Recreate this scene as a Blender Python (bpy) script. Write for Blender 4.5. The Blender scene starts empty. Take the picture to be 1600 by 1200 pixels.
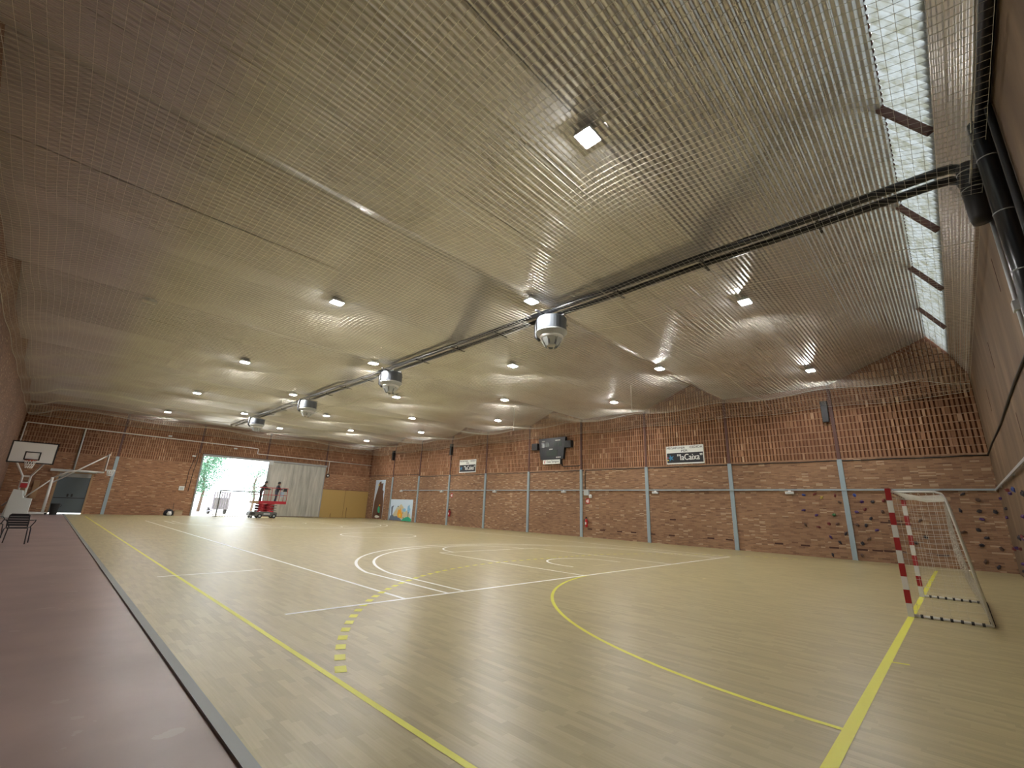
import bpy, bmesh, math, random
from mathutils import Vector, Matrix
random.seed(7)
PI = math.pi
S = bpy.context.scene
COL = S.collection

# ------------------------------------------------------------------ camera
CAMP = (-12.036, -0.845, 1.497)
yaw, pit, rol, FPX = math.radians(-45.2386), math.radians(15.8654), math.radians(2.2555), 687.6
fw = Vector((-math.sin(yaw)*math.cos(pit), math.cos(yaw)*math.cos(pit), math.sin(pit)))
r0 = Vector((math.cos(yaw), math.sin(yaw), 0)); u0 = r0.cross(fw)
rt = r0*math.cos(rol) + u0*math.sin(rol); up = -r0*math.sin(rol) + u0*math.cos(rol)
cd = bpy.data.cameras.new('camera'); cam = bpy.data.objects.new('camera', cd); COL.objects.link(cam)
cam.matrix_world = Matrix(((rt.x, up.x, -fw.x, CAMP[0]), (rt.y, up.y, -fw.y, CAMP[1]), (rt.z, up.z, -fw.z, CAMP[2]), (0, 0, 0, 1)))
cd.sensor_width = 36; cd.lens = FPX/1600*36; cd.clip_start = 0.05; cd.clip_end = 400
S.camera = cam
# ------------------------------------------------------------------ world, sun, exposure
W = bpy.data.worlds.new('sky'); S.world = W; W.use_nodes = True
bg = W.node_tree.nodes['Background']; bg.inputs[0].default_value = (0.84, 0.93, 1.0, 1); bg.inputs[1].default_value = 5.0
sd = bpy.data.lights.new('sun', 'SUN'); sd.energy = 9; sd.angle = 0.01; sd.color = (1, .96, .88)
sun = bpy.data.objects.new('sun', sd); COL.objects.link(sun); sun.rotation_euler = (math.radians(-22), math.radians(-38), 0)
LAMP = 660.0
S.view_settings.view_transform = 'Standard'; S.view_settings.look = 'None'
S.view_settings.exposure = 0.0; S.view_settings.gamma = 1; S.view_settings.use_curve_mapping = False
S.cycles.max_bounces = 10; S.cycles.diffuse_bounces = 5; S.cycles.glossy_bounces = 4; S.cycles.sample_clamp_indirect = 8

# ------------------------------------------------------------------ materials
def mat(name, col, rough=.6, metal=0., spec=.5, emit=None, es=0.):
    m = bpy.data.materials.new(name); m.use_nodes = True
    b = m.node_tree.nodes['Principled BSDF']
    b.inputs['Base Color'].default_value = (*col, 1); b.inputs['Roughness'].default_value = rough
    b.inputs['Metallic'].default_value = metal; b.inputs['Specular IOR Level'].default_value = spec
    if emit:
        b.inputs['Emission Color'].default_value = (*emit, 1); b.inputs['Emission Strength'].default_value = es
    return m
class NT:
    def __init__(s, m): s.t = m.node_tree; s.b = s.t.nodes['Principled BSDF']
    def n(s, typ, **k):
        x = s.t.nodes.new(typ)
        for a, v in k.items(): setattr(x, a, v)
        return x
    def l(s, a, b): s.t.links.new(a, b)
    def math(s, op, a, b=None, c=None):
        x = s.n('ShaderNodeMath', operation=op)
        for i, v in enumerate((a, b, c)):
            if v is None: continue
            if isinstance(v, (int, float)): x.inputs[i].default_value = v
            else: s.l(v, x.inputs[i])
        return x.outputs[0]
    def mix(s, f, a, b, mode='MIX'):
        x = s.n('ShaderNodeMix', data_type='RGBA', blend_type=mode)
        for i, v in ((0, f), (6, a), (7, b)):
            if isinstance(v, (int, float)): x.inputs[i].default_value = v
            elif isinstance(v, tuple): x.inputs[i].default_value = (*v, 1)
            else: s.l(v, x.inputs[i])
        return x.outputs[2]
    def pos(s):
        g = s.n('ShaderNodeNewGeometry'); sp = s.n('ShaderNodeSeparateXYZ'); s.l(g.outputs['Position'], sp.inputs[0]); return sp.outputs
    def comb(s, x, y, z=0.):
        c = s.n('ShaderNodeCombineXYZ')
        for i, v in enumerate((x, y, z)):
            if isinstance(v, (int, float)): c.inputs[i].default_value = v
            else: s.l(v, c.inputs[i])
        return c.outputs[0]
    def noise(s, vec, scale, detail=3.):
        x = s.n('ShaderNodeTexNoise'); s.l(vec, x.inputs['Vector']); x.inputs['Scale'].default_value = scale; x.inputs['Detail'].default_value = detail; return x.outputs['Fac']
    def white(s, vec):
        x = s.n('ShaderNodeTexWhiteNoise'); s.l(vec, x.inputs['Vector']); return x.outputs['Value']
    def ramp(s, f, *st):
        x = s.n('ShaderNodeValToRGB'); e = x.color_ramp.elements
        while len(e) < len(st): e.new(.5)
        for i, (p, c) in enumerate(st): e[i].position = p; e[i].color = (*c, 1)
        s.l(f, x.inputs[0]); return x.outputs[0]
    def bump(s, h, st=.3, d=.01):
        x = s.n('ShaderNodeBump'); x.inputs['Strength'].default_value = st; x.inputs['Distance'].default_value = d; s.l(h, x.inputs['Height']); s.l(x.outputs[0], s.b.inputs['Normal'])

def brick_mat(name, axis, c1, c2, pale):
    m = mat(name, c1, .85); N = NT(m); P = N.pos()
    vec = N.comb(P[axis], P[2])
    t = N.n('ShaderNodeTexBrick'); N.l(vec, t.inputs['Vector'])
    for k, v in (('Scale', 1.), ('Mortar Size', .006), ('Bias', 0.), ('Brick Width', .25), ('Row Height', .056), ('Mortar Smooth', .3)): t.inputs[k].default_value = v
    t.inputs['Color1'].default_value = (*c1, 1); t.inputs['Color2'].default_value = (*c2, 1); t.inputs['Mortar'].default_value = (.30, .20, .135, 1)
    # pale, limewashed bricks scattered in patches
    cell = N.comb(N.math('FLOOR', N.math('DIVIDE', P[axis], .25)), N.math('FLOOR', N.math('DIVIDE', P[2], .056)))
    w = N.white(cell); nz = N.noise(vec, .55, 2.)
    sel = N.math('GREATER_THAN', N.math('ADD', w, N.math('MULTIPLY', nz, .35)), 1.11)
    big = N.noise(vec, .23, 4.); col = N.mix(N.math('MULTIPLY', sel, .5), t.outputs['Color'], pale); col = N.mix(N.math('MULTIPLY', N.math('LESS_THAN', w, .06), .4), col, (.10, .05, .035))
    col = N.mix(1., col, N.ramp(big, (.3, (.78, .74, .72)), (.7, (1.1, 1.08, 1.05))), 'MULTIPLY')
    N.l(col, N.b.inputs['Base Color']); N.bump(t.outputs['Fac'], .5, -.008)
    return m
M = {}
M['brickY'] = brick_mat('brick_courses_long', 1, (.235, .128, .074), (.36, .215, .125), (.60, .47, .33))
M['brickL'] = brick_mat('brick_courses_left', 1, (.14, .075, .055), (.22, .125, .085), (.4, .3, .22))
M['brickX'] = brick_mat('brick_courses_end', 0, (.27, .13, .07), (.40, .215, .12), (.60, .44, .29))
def soldier_mat(name, axis):
    m = mat(name, (.3, .15, .1), .85); N = NT(m); P = N.pos()
    cell = N.comb(N.math('FLOOR', N.math('DIVIDE', P[axis], .145)), N.math('FLOOR', N.math('DIVIDE', N.math('SUBTRACT', P[2], 4.2), .31)))
    w = N.white(cell)
    c = N.ramp(w, (0., (.29, .155, .085)), (.6, (.35, .19, .108)), (.93, (.41, .235, .14)), (1., (.56, .39, .26)))
    n2 = N.noise(N.comb(P[axis], P[2]), .35, 4.)
    c = N.mix(1., c, N.ramp(n2, (.3, (.72, .66, .64)), (.7, (1.12, 1.08, 1.05))), 'MULTIPLY')
    N.l(c, N.b.inputs['Base Color']); return m
M['soldY'] = soldier_mat('soldier_brick_long', 1); M['soldX'] = soldier_mat('soldier_brick_end', 0)
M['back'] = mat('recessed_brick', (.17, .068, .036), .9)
M['ledge'] = mat('mortar_ledge', (.36, .22, .135), .9)
M['slotbrown'] = mat('dark_slot_brown', (.07, .03, .022), .9)  # shade inside open wall slots put into the colour; cracks and mural share it
def endwall_mat():
    m = mat('rendered_brick', (.2, .13, .08), .75); N = NT(m); P = N.pos()
    v = N.comb(N.math('MULTIPLY', P[0], 1.), N.math('MULTIPLY', P[2], .25)); n = N.noise(v, 1.4, 5.)
    N.l(N.ramp(n, (.3, (.095, .056, .030)), (.55, (.15, .094, .052)), (.75, (.22, .15, .09))), N.b.inputs['Base Color'])
    N.bump(N.noise(N.comb(P[0], P[2]), 9., 4.), .35, .01); return m
M['endwall'] = endwall_mat()
def floor_mat():
    m = mat('printed_wood_vinyl', (.4, .3, .18), .35); N = NT(m); P = N.pos()
    row = N.math('FLOOR', N.math('DIVIDE', P[0], .062))
    off = N.math('MULTIPLY', N.white(N.comb(row, 3.)), .5)
    col = N.math('FLOOR', N.math('DIVIDE', N.math('ADD', P[1], off), .40))
    w = N.white(N.comb(row, col, 1.))
    big = N.noise(N.comb(P[0], P[1]), 1.6, 3.)
    c = N.ramp(N.math('ADD', N.math('MULTIPLY', w, .6), N.math('MULTIPLY', big, .4)), (.15, (.33, .275, .138)), (.5, (.39, .328, .166)), (.85, (.445, .38, .20)))
    g = N.noise(N.comb(N.math('MULTIPLY', P[0], 60.), N.math('MULTIPLY', P[1], 2.5)), 1., 2.)
    c = N.mix(.10, c, N.ramp(g, (.3, (.2, .15, .08)), (.7, (.65, .55, .38))))
    N.l(c, N.b.inputs['Base Color'])
    return m
M['floor'] = floor_mat()
def red_mat():
    m = mat('red_polished_concrete', (.24, .15, .14), .35); N = NT(m); P = N.pos(); v = N.comb(P[0], P[1])
    c = N.ramp(N.noise(v, .9, 6.), (.3, (.25, .18, .175)), (.7, (.36, .265, .25)))
    c = N.mix(N.math('MULTIPLY', N.math('GREATER_THAN', N.noise(v, 2.3, 7.), .66), .25), c, (.45, .40, .38))
    N.l(c, N.b.inputs['Base Color']); return m
M['red'] = red_mat()
def ceil_mat():
    m = mat('lacquered_corrugated_steel', (.5, .46, .37), .25, .62); N = NT(m); P = N.pos()
    oi = N.n('ShaderNodeObjectInfo')
    c = N.ramp(oi.outputs['Random'], (0., (.76, .76, .76)), (.35, (.81, .81, .82)), (.7, (.86, .86, .87)), (1., (.83, .83, .80)))
    c = N.mix(1., c, N.ramp(N.noise(N.comb(P[0], P[1]), .8, 4.), (.3, (.9, .88, .86)), (.7, (1.06, 1.06, 1.06))), 'MULTIPLY')
    N.l(c, N.b.inputs['Base Color'])
    return m
M['ceil'] = ceil_mat()
M['deck'] = mat('roof_deck', (.25, .22, .18), .8)
def sky_mat():
    m = bpy.data.materials.new('translucent_corrugated_sheet'); m.use_nodes = True; t = m.node_tree; t.nodes.clear()
    o = t.nodes.new('ShaderNodeOutputMaterial'); a = t.nodes.new('ShaderNodeBsdfTranslucent'); d = t.nodes.new('ShaderNodeBsdfDiffuse'); x = t.nodes.new('ShaderNodeMixShader')
    n = t.nodes.new('ShaderNodeTexNoise'); n.inputs['Scale'].default_value = 5; n.inputs['Detail'].default_value = 6; r = t.nodes.new('ShaderNodeValToRGB')
    g = t.nodes.new('ShaderNodeNewGeometry'); t.links.new(g.outputs['Position'], n.inputs['Vector'])
    r.color_ramp.elements[0].color = (.15, .145, .11, 1); r.color_ramp.elements[0].position = .36; r.color_ramp.elements[1].color = (.25, .255, .245, 1); r.color_ramp.elements[1].position = .6
    t.links.new(n.outputs['Fac'], r.inputs[0]); sx_ = t.nodes.new('ShaderNodeSeparateXYZ'); t.links.new(g.outputs['Position'], sx_.inputs[0])
    # darker stripe along every trough of the sheet
    m1 = t.nodes.new('ShaderNodeMath'); m1.operation = 'MULTIPLY'; m1.inputs[1].default_value = 2*PI/.177; t.links.new(sx_.outputs[0], m1.inputs[0])
    m2 = t.nodes.new('ShaderNodeMath'); m2.operation = 'COSINE'; t.links.new(m1.outputs[0], m2.inputs[0])
    r2 = t.nodes.new('ShaderNodeValToRGB'); r2.color_ramp.elements[0].position = .55; r2.color_ramp.elements[0].color = (1, 1, 1, 1); r2.color_ramp.elements[1].position = .98; r2.color_ramp.elements[1].color = (.42, .38, .32, 1); t.links.new(m2.outputs[0], r2.inputs[0])
    mx = t.nodes.new('ShaderNodeMix'); mx.data_type = 'RGBA'; mx.blend_type = 'MULTIPLY'; mx.inputs[0].default_value = 1; t.links.new(r.outputs[0], mx.inputs[6]); t.links.new(r2.outputs[0], mx.inputs[7])
    t.links.new(mx.outputs[2], a.inputs[0]); d.inputs[0].default_value = (.5, .5, .46, 1)
    x.inputs[0].default_value = .3; t.links.new(a.outputs[0], x.inputs[1]); t.links.new(d.outputs[0], x.inputs[2]); t.links.new(x.outputs[0], o.inputs[0]); return m
M['skylight'] = sky_mat()
M['black'] = mat('black_pipe', (.012, .013, .016), .28); M['blackmatt'] = mat('black_paint', (.018, .018, .02), .5)
M['grey'] = mat('grey_metal', (.42, .44, .46), .38, .3); M['drum'] = mat('slate_grey_enamel', (.09, .10, .115), .4); M['steelblue'] = mat('blue_grey_paint', (.30, .38, .43), .5)
M['brownp'] = mat('oxide_brown_paint', (.115, .05, .04), .55); M['white'] = mat('white_paint', (.78, .78, .76), .45)
M['lightgrey'] = mat('light_grey_enamel', (.48, .51, .52), .4); M['whiteline'] = mat('white_line_paint', (.93, .94, .95), .45)
M['yellow'] = mat('yellow_line_paint', (.72, .70, .06), .45); M['paleyellow'] = mat('worn_line_paint', (.62, .54, .33), .45)
M['goalred'] = mat('red_post_paint', (.36, .02, .025), .42); M['cord'] = mat('net_cord', (.52, .50, .43), .7); M['goalcord'] = mat('white_goal_net', (.78, .77, .72), .7)
M['strip'] = mat('aluminium_edge_strip', (.24, .255, .255), .5, .3); M['lens'] = mat('led_lens', (1, 1, 1), .5, emit=(1.0, .99, .965), es=LAMP)
M['lensoff'] = mat('led_lens_off', (.72, .72, .7), .4); M['signwhite'] = mat('sign_white', (.80, .82, .78), .5); M['signblack'] = mat('sign_black', (.012, .013, .018), .4)
M['logoblue'] = mat('logo_blue', (.03, .20, .40), .5); M['logored'] = mat('logo_red', (.55, .04, .07), .5); M['logoyellow'] = mat('logo_yellow', (.8, .6, .05), .5)
M['score'] = mat('scoreboard_black', (.012, .013, .016), .45); M['scoregreen'] = mat('scoreboard_glass', (.03, .045, .035), .2)
M['extred'] = mat('extinguisher_red', (.45, .02, .02), .35); M['ochre'] = mat('ochre_board', (.40, .265, .09), .6)
M['doorgrey'] = mat('grey_blue_door', (.10, .13, .15), .45); M['frameg'] = mat('door_frame_grey', (.30, .31, .31), .5)
def slide_mat():
    m = mat('galvanised_sheet_door', (.42, .42, .38), .45, .25); N = NT(m); P = N.pos()
    v = N.comb(N.math('MULTIPLY', P[0], 3.), N.math('MULTIPLY', P[2], .35)); N.l(N.ramp(N.noise(v, 1.3, 5.), (.3, (.30, .30, .27)), (.7, (.52, .51, .46))), N.b.inputs['Base Color']); return m
M['slide'] = slide_mat()
M['orange'] = mat('flame_orange', (.85, .38, .03), .6); M['rock'] = mat('rock_brown', (.13, .065, .04), .7); M['mgreen'] = mat('bush_green', (.03, .42, .24), .6)
M['slate'] = mat('bush_slate', (.14, .18, .26), .6); M['sand'] = mat('hill_sand', (.62, .56, .38), .6); M['mblue'] = mat('mural_sky', (.62, .75, .88), .6); M['mblue2'] = mat('mural_blue', (.25, .5, .72), .6)
M['liftred'] = mat('lift_red', (.40, .015, .03), .4); M['liftgrey'] = mat('lift_grey', (.10, .10, .095), .5); M['carton'] = mat('cardboard', (.52, .40, .27), .8); M['tan'] = mat('tan_board', (.38, .24, .13), .6)
M['rubber'] = mat('rubber', (.02, .02, .02), .7); M['bucket'] = mat('pale_blue_plastic', (.35, .48, .6), .4)
M['skin'] = mat('skin', (.35, .19, .13), .6); M['hair'] = mat('dark_hair', (.015, .012, .01), .6)
M['jacket'] = mat('grey_brown_jacket', (.045, .04, .037), .8); M['navy'] = mat('black_navy_top', (.014, .015, .022), .8); M['trouser'] = mat('dark_trousers', (.04, .034, .034), .8); M['trouser2'] = mat('dark_blue_trousers', (.03, .035, .06), .8); M['shoe'] = mat('black_shoes', (.01, .01, .01), .6)
M['leaf'] = mat('tree_leaves', (.10, .25, .14), .6); M['bark'] = mat('bark', (.16, .11, .08), .8); M['ground'] = mat('pale_concrete_yard', (.55, .54, .50), .85)
M['trailer'] = mat('pale_violet_grey_paint', (.30, .30, .36), .5); M['chair'] = mat('anthracite_chair', (.03, .033, .038), .45); M['pad'] = mat('pale_padded_vinyl', (.60, .64, .62), .5)
M['rim'] = mat('orange_rim', (.55, .12, .06), .45)

# ------------------------------------------------------------------ mesh builder
ORG = {}
class MB:
    def __init__(s): s.v = []; s.f = []
    def add(s, vs, fs):
        o = len(s.v); s.v += [tuple(v) for v in vs]; s.f += [tuple(i+o for i in f) for f in fs]; return s
    def box(s, x0, x1, y0, y1, z0, z1):
        x0, x1 = min(x0, x1), max(x0, x1); y0, y1 = min(y0, y1), max(y0, y1); z0, z1 = min(z0, z1), max(z0, z1)
        return s.add([(x0,y0,z0),(x1,y0,z0),(x1,y1,z0),(x0,y1,z0),(x0,y0,z1),(x1,y0,z1),(x1,y1,z1),(x0,y1,z1)],
                     [(0,3,2,1),(4,5,6,7),(0,1,5,4),(1,2,6,5),(2,3,7,6),(3,0,4,7)])
    def tube(s, pts, r, n=8, closed=False, cap=True):
        pts = [Vector(p) for p in pts]; m = len(pts); rs = r if isinstance(r, (list, tuple)) else [r]*m
        rings = []; prev = None
        for i, p in enumerate(pts):
            a = pts[i-1] if (i > 0 or closed) else p; b = pts[(i+1) % m] if (i < m-1 or closed) else p
            d = (b-a).normalized() if (b-a).length > 1e-9 else Vector((0, 0, 1))
            if prev is None:
                q = Vector((0, 0, 1)) if abs(d.z) < .9 else Vector((1, 0, 0)); u = d.cross(q).normalized()
            else:
                u = (prev - d*prev.dot(d)); u = u.normalized() if u.length > 1e-6 else d.orthogonal().normalized()
            prev = u; w = d.cross(u)
            rings.append([p + (u*math.cos(2*PI*k/n) + w*math.sin(2*PI*k/n))*rs[i] for k in range(n)])
        o = len(s.v)
        for rg in rings: s.v += [tuple(x) for x in rg]
        for i in range(m if closed else m-1):
            j = (i+1) % m
            for k in range(n): s.f.append((o+i*n+k, o+i*n+(k+1) % n, o+j*n+(k+1) % n, o+j*n+k))
        if cap and not closed:
            s.f.append(tuple(o+k for k in reversed(range(n)))); s.f.append(tuple(o+(m-1)*n+k for k in range(n)))
        return s
    def lathe(s, c, prof, n=24):
        o = len(s.v); m = len(prof)
        for r, z in prof:
            for k in range(n): s.v.append((c[0]+r*math.cos(2*PI*k/n), c[1]+r*math.sin(2*PI*k/n), c[2]+z))
        for i in range(m-1):
            for k in range(n): s.f.append((o+i*n+k, o+i*n+(k+1) % n, o+(i+1)*n+(k+1) % n, o+(i+1)*n+k))
        s.f.append(tuple(o+k for k in reversed(range(n)))); s.f.append(tuple(o+(m-1)*n+k for k in range(n))); return s
    def prism(s, poly, fn, d0, d1):
        """poly in 2D, fn(u, v, d) -> 3D point, extruded from d0 to d1"""
        n = len(poly); a = [fn(u, v, d0) for u, v in poly]; b = [fn(u, v, d1) for u, v in poly]
        return s.add(a+b, [tuple(range(n)), tuple(reversed(range(n, 2*n)))] + [(i, n+i, n+(i+1) % n, (i+1) % n) for i in range(n)])
    def quad(s, *p): return s.add(p, [tuple(range(len(p)))])
    def build(s, name, m, parent=None, smooth=False, origin=None, fix=True):
        me = bpy.data.meshes.new(name)
        o0 = Vector(ORG.get(parent.as_pointer(), (0, 0, 0))) if parent else Vector(origin or (0, 0, 0))
        me.from_pydata([tuple(Vector(v)-o0) for v in s.v], [], s.f); me.materials.append(m if not isinstance(m, str) else M[m])
        if fix:
            bm = bmesh.new(); bm.from_mesh(me); bmesh.ops.recalc_face_normals(bm, faces=bm.faces); bm.to_mesh(me); bm.free()
        if smooth: me.polygons.foreach_set('use_smooth', [True]*len(me.polygons))
        ob = bpy.data.objects.new(name, me); COL.objects.link(ob)
        if parent: ob.parent = parent
        else: ob.location = o0
        ORG[ob.as_pointer()] = tuple(o0); return ob
def tag(o, label, cat, group=None):
    o['label'] = label; o['category'] = cat
    if group: o['group'] = group
    return o
def struct(o): o['kind'] = 'structure'; return o
def thing(name, label, cat, loc, group=None):
    o = bpy.data.objects.new(name, None); COL.objects.link(o); o.location = loc; o.empty_display_size = .1; ORG[o.as_pointer()] = tuple(loc)
    return tag(o, label, cat, group)
def copy_tree(o, parent=None):
    c = o.copy(); COL.objects.link(c); c.parent = parent
    for ch in [x for x in ALLCH.get(o.as_pointer(), o.children)]: copy_tree(ch, c)
    return c
ALLCH = {}
def text_mesh(body, size, width=None):
    cu = bpy.data.curves.new('txt', 'FONT'); cu.body = body; cu.size = size; cu.align_x = 'CENTER'; cu.align_y = 'CENTER'; cu.extrude = .004; cu.resolution_u = 3
    ob = bpy.data.objects.new('txt', cu); COL.objects.link(ob); bpy.context.view_layer.update()
    me = bpy.data.meshes.new_from_object(ob.evaluated_get(bpy.context.evaluated_depsgraph_get()))
    bpy.data.objects.remove(ob); xs = [v.co.x for v in me.vertices]
    k = width/(max(xs)-min(xs)) if width else 1
    V = [(v.co.x*k, v.co.y, v.co.z) for v in me.vertices]; F = [tuple(p.vertices) for p in me.polygons]; return V, F
def onlong(u, v, d, Y=0., Z=0., X=12.): return (X-d, Y-u, Z+v)          # drawing on the long wall, seen from inside
def onfar(u, v, d, X=0., Z=0., Y=44.): return (X+u, Y-d, Z+v)           # drawing on the far wall

XL, XR, YN, YF, ZT = -14.15, 12.0, -2.05, 44.0, 4.2
PROF = [(-2.05, 7.25), (-1.64, 8.16), (-1.10, 9.05), (2.5, 7.55), (7.1, 7.52), (8.8, 8.65), (11.7, 7.5), (16.3, 7.5), (18.0, 8.65), (20.9, 7.5),
        (25.5, 7.5), (27.2, 8.65), (30.1, 7.5), (34.7, 7.5), (36.4, 8.65), (39.3, 7.5), (44.0, 7.5)]
def ceilz(y):
    for (a, b), (c, d) in zip(PROF, PROF[1:]):
        if a <= y <= c: return b+(d-b)*(y-a)/(c-a)
    return 7.5

# ------------------------------------------------------------------ floors and markings
floor = struct(MB().box(-10.86, XR+.02, YN-.02, YF+.02, -.2, 0).build('floor', 'floor'))
redf = struct(MB().box(XL-.02, -10.86, YN-.02, YF+.02, -.2, -.012).build('floor', 'red'))
MB().box(-10.895, -10.815, YN, YF, -.02, .008).build('edge_strip', 'strip', floor)
def band(pts, w, m, name='court_line', z=.002):
    """flat painted line following pts"""
    b = MB(); n = len(pts); L = []; Rr = []
    for i, (x, y) in enumerate(pts):
        a = pts[max(i-1, 0)]; c = pts[min(i+1, n-1)]; dx, dy = c[0]-a[0], c[1]-a[1]; l = math.hypot(dx, dy); nx, ny = -dy/l*w/2, dx/l*w/2
        L.append((x+nx, y+ny, z)); Rr.append((x-nx, y-ny, z))
    b.add(L+Rr, [(i, i+1, n+i+1, n+i) for i in range(n-1)])
    o = b.build(name, m, floor); 
    return o
def circ(cx, cy, r, a0, a1, n=40): return [(cx+r*math.cos(a0+(a1-a0)*i/n), cy+r*math.sin(a0+(a1-a0)*i/n)) for i in range(n+1)]
def mir(p, on): return [(x, 40-y) for x, y in p] if on else p
band([(-9.9, -.025), (-9.9, 40.02)], .055, 'yellow', 'side_line'); band([(10, -.025), (10, 40.02)], .05, 'paleyellow', 'side_line')
for far in (0, 1):
    ym = 'paleyellow' if far else 'yellow'
    band(mir([(-9.9, 0), (10, 0)], far), .085 if not far else .06, ym, 'goal_line', .0022)
    near = circ(-1.5, 0, 5.975, PI, PI/2)+[(0, 5.975)]
    band(mir(near, far), .055, ym, 'goal_area_arc', .003)
    band(mir([(0, 5.975)]+circ(1.5, 0, 5.975, PI/2, 0), far), .05, 'paleyellow', 'goal_area_arc')
    # nine-metre arc in dashes
    A = circ(-1.5, 0, 8.975, PI, PI/2, 400)+[(-1.5+.04*i, 8.975) for i in range(1, 76)]+circ(1.5, 0, 8.975, PI/2, 0, 400)
    A = [q for q in A if -9.8 < q[0] < 9.8]
    acc = 0; cur = [A[0]]; on = True
    for p, q in zip(A, A[1:]):
        acc += math.dist(p, q); cur.append(q)
        if acc >= .15:
            if on: band(mir([cur[0], cur[-1]], far), .105 if (cur[0][0] < -5 and not far) else .09, ym, 'dash', .0035)
            on = not on; acc = 0; cur = [q]
    band(mir([(-.5, 7), (.5, 7)], far), .05, 'paleyellow', 'seven_metre_mark'); band(mir([(-.12, 4), (.12, 4)], far), .05, 'paleyellow', 'four_metre_mark')
    band(mir([(-4.97, -.03), (-4.93, -.19)], far), .05, 'yellow', 'corner_mark')
    # basketball
    wl = 'whiteline'
    band(mir([(-9.4 if not far else -7.5, 5.94), (7.54, 5.94)], far), .075, wl, 'baseline', .0042)
    for r_, ww in ((6.6, .075), (6.22, .07)):
        y1 = 5.94+2.9; cyb = 5.94+1.575; Rr = 6.75 if r_ > 6.5 else 6.3
        a = math.acos(min(1, r_/Rr))
        pts = [(-r_, 5.94), (-r_, cyb+Rr*math.sin(a))]+circ(0, cyb, Rr, PI-a, a, 60)+[(r_, 5.94)]
        band(mir(pts, far), ww, wl, 'three_point_line')
    for sx in (-1, 1): band(mir([(sx*2.4, 5.94), (sx*2.4, 11.8)], far), .065, wl, 'lane_line')
    band(mir([(-2.4, 11.8), (2.4, 11.8)], far), .065, wl, 'free_throw_line'); band(mir(circ(0, 11.8, 1.8, PI, 0), far), .065, wl, 'free_throw_circle')
    band(mir([(-1.25, 7.14)]+circ(0, 7.51, 1.25, PI, 0)+[(1.25, 7.14)], far), .065, wl, 'no_charge_arc')
for sx in (-7.5, 7.52): band([(sx, 5.94), (sx, 34.06)], .07, wl, 'basketball_side_line', .0025)
band([(-9.9, 20), (10, 20)], .05, 'paleyellow', 'halfway_line'); band(circ(0, 20, 1.8, 0, 2*PI, 64), .065, wl, 'centre_circle')
band([(-10.2, 10.3), (-8.3, 10.4)], .045, 'whiteline', 'bench_mark')

# ------------------------------------------------------------------ walls
wr = struct(MB().box(XR, XR+.3, YN-.3, YF+.3, -.2, ZT).build('wall_right', 'brickY'))
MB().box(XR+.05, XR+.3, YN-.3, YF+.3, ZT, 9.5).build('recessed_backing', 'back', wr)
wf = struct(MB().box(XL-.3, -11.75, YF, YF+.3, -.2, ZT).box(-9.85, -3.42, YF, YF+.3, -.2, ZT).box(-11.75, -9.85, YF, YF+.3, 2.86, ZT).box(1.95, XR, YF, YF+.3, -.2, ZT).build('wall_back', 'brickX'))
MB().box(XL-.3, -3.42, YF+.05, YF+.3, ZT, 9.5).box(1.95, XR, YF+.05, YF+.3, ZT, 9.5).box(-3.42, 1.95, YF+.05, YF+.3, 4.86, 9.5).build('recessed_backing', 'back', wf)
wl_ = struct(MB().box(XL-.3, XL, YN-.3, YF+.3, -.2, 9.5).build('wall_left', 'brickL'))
wn = struct(MB().box(XL-.3, XR+.3, YN-.3, YN, -.2, 7.28).build('wall_front', 'endwall'))
# soldier-course bricks: every other brick stands proud of a recessed one
def soldiers(wall, along, a0, a1, mk, skip, near, keep=300):
    P, H = .145, .31; cells = []
    n0, n1 = math.ceil(a0/P), math.floor(a1/P)
    for r in range(0, 15):
        z0 = ZT+r*H
        for k in range(n0, n1):
            a = k*P
            top = ceilz(a+P/2)-.02 if along == 1 else 7.48
            if z0+.28 > top or skip(a, z0): continue
            full = random.random() < .03
            cells.append((a, z0, full))
    ax = (lambda a, z, w, d0, d1: (XR+d0, XR+d1, a, a+w, z, z+.275)) if along == 1 else (lambda a, z, w, d0, d1: (a, a+w, YF+d0, YF+d1, z, z+.275))
    cells.sort(key=lambda c: near(c)); big = cells[:keep]; rest = cells[keep:]
    me = {}
    for a, z, full in big:
        w = .135 if full else .086
        if w not in me:
            b = MB().box(*ax(0, 0, w, -.012, .055))
            o = b.build('brick', mk, wall); me[w] = o.data; o.location = (0, a, z) if along == 1 else (a, 0, z)
        else:
            o = bpy.data.objects.new('brick', me[w]); COL.objects.link(o); o.parent = wall; o.location = (0, a, z) if along == 1 else (a, 0, z)
    b = MB()
    for a, z, full in rest: b.box(*ax(a, z, .135 if full else .086, -.012, .055))
    o = b.build('soldier_bricks', mk, wall, fix=False); o['kind'] = 'stuff'
    for r in range(0, 11):
        z = ZT+r*H-.033
        if along == 1: MB().box(XR-.006, XR+.055, a0, a1, z, z+.03).build('mortar_ledge', 'ledge', wall)
        else:
            b = MB()
            if z < 4.9: b.box(a0, -3.42, YF-.006, YF+.055, z, z+.03).box(1.95, a1, YF-.006, YF+.055, z, z+.03)
            else: b.box(a0, a1, YF-.006, YF+.055, z, z+.03)
            b.build('mortar_ledge', 'ledge', wall)
soldiers(wr, 1, YN, YF, 'soldY', lambda a, z: False, lambda c: (12-CAMP[0])**2+(c[0]-CAMP[1])**2+(c[1]-CAMP[2])**2*.3)
soldiers(wf, 0, XL, XR, 'soldX', lambda a, z: (-3.6 < a < 2.0 and z < 4.9), lambda c: (c[0]-CAMP[0])**2, keep=1)
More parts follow.
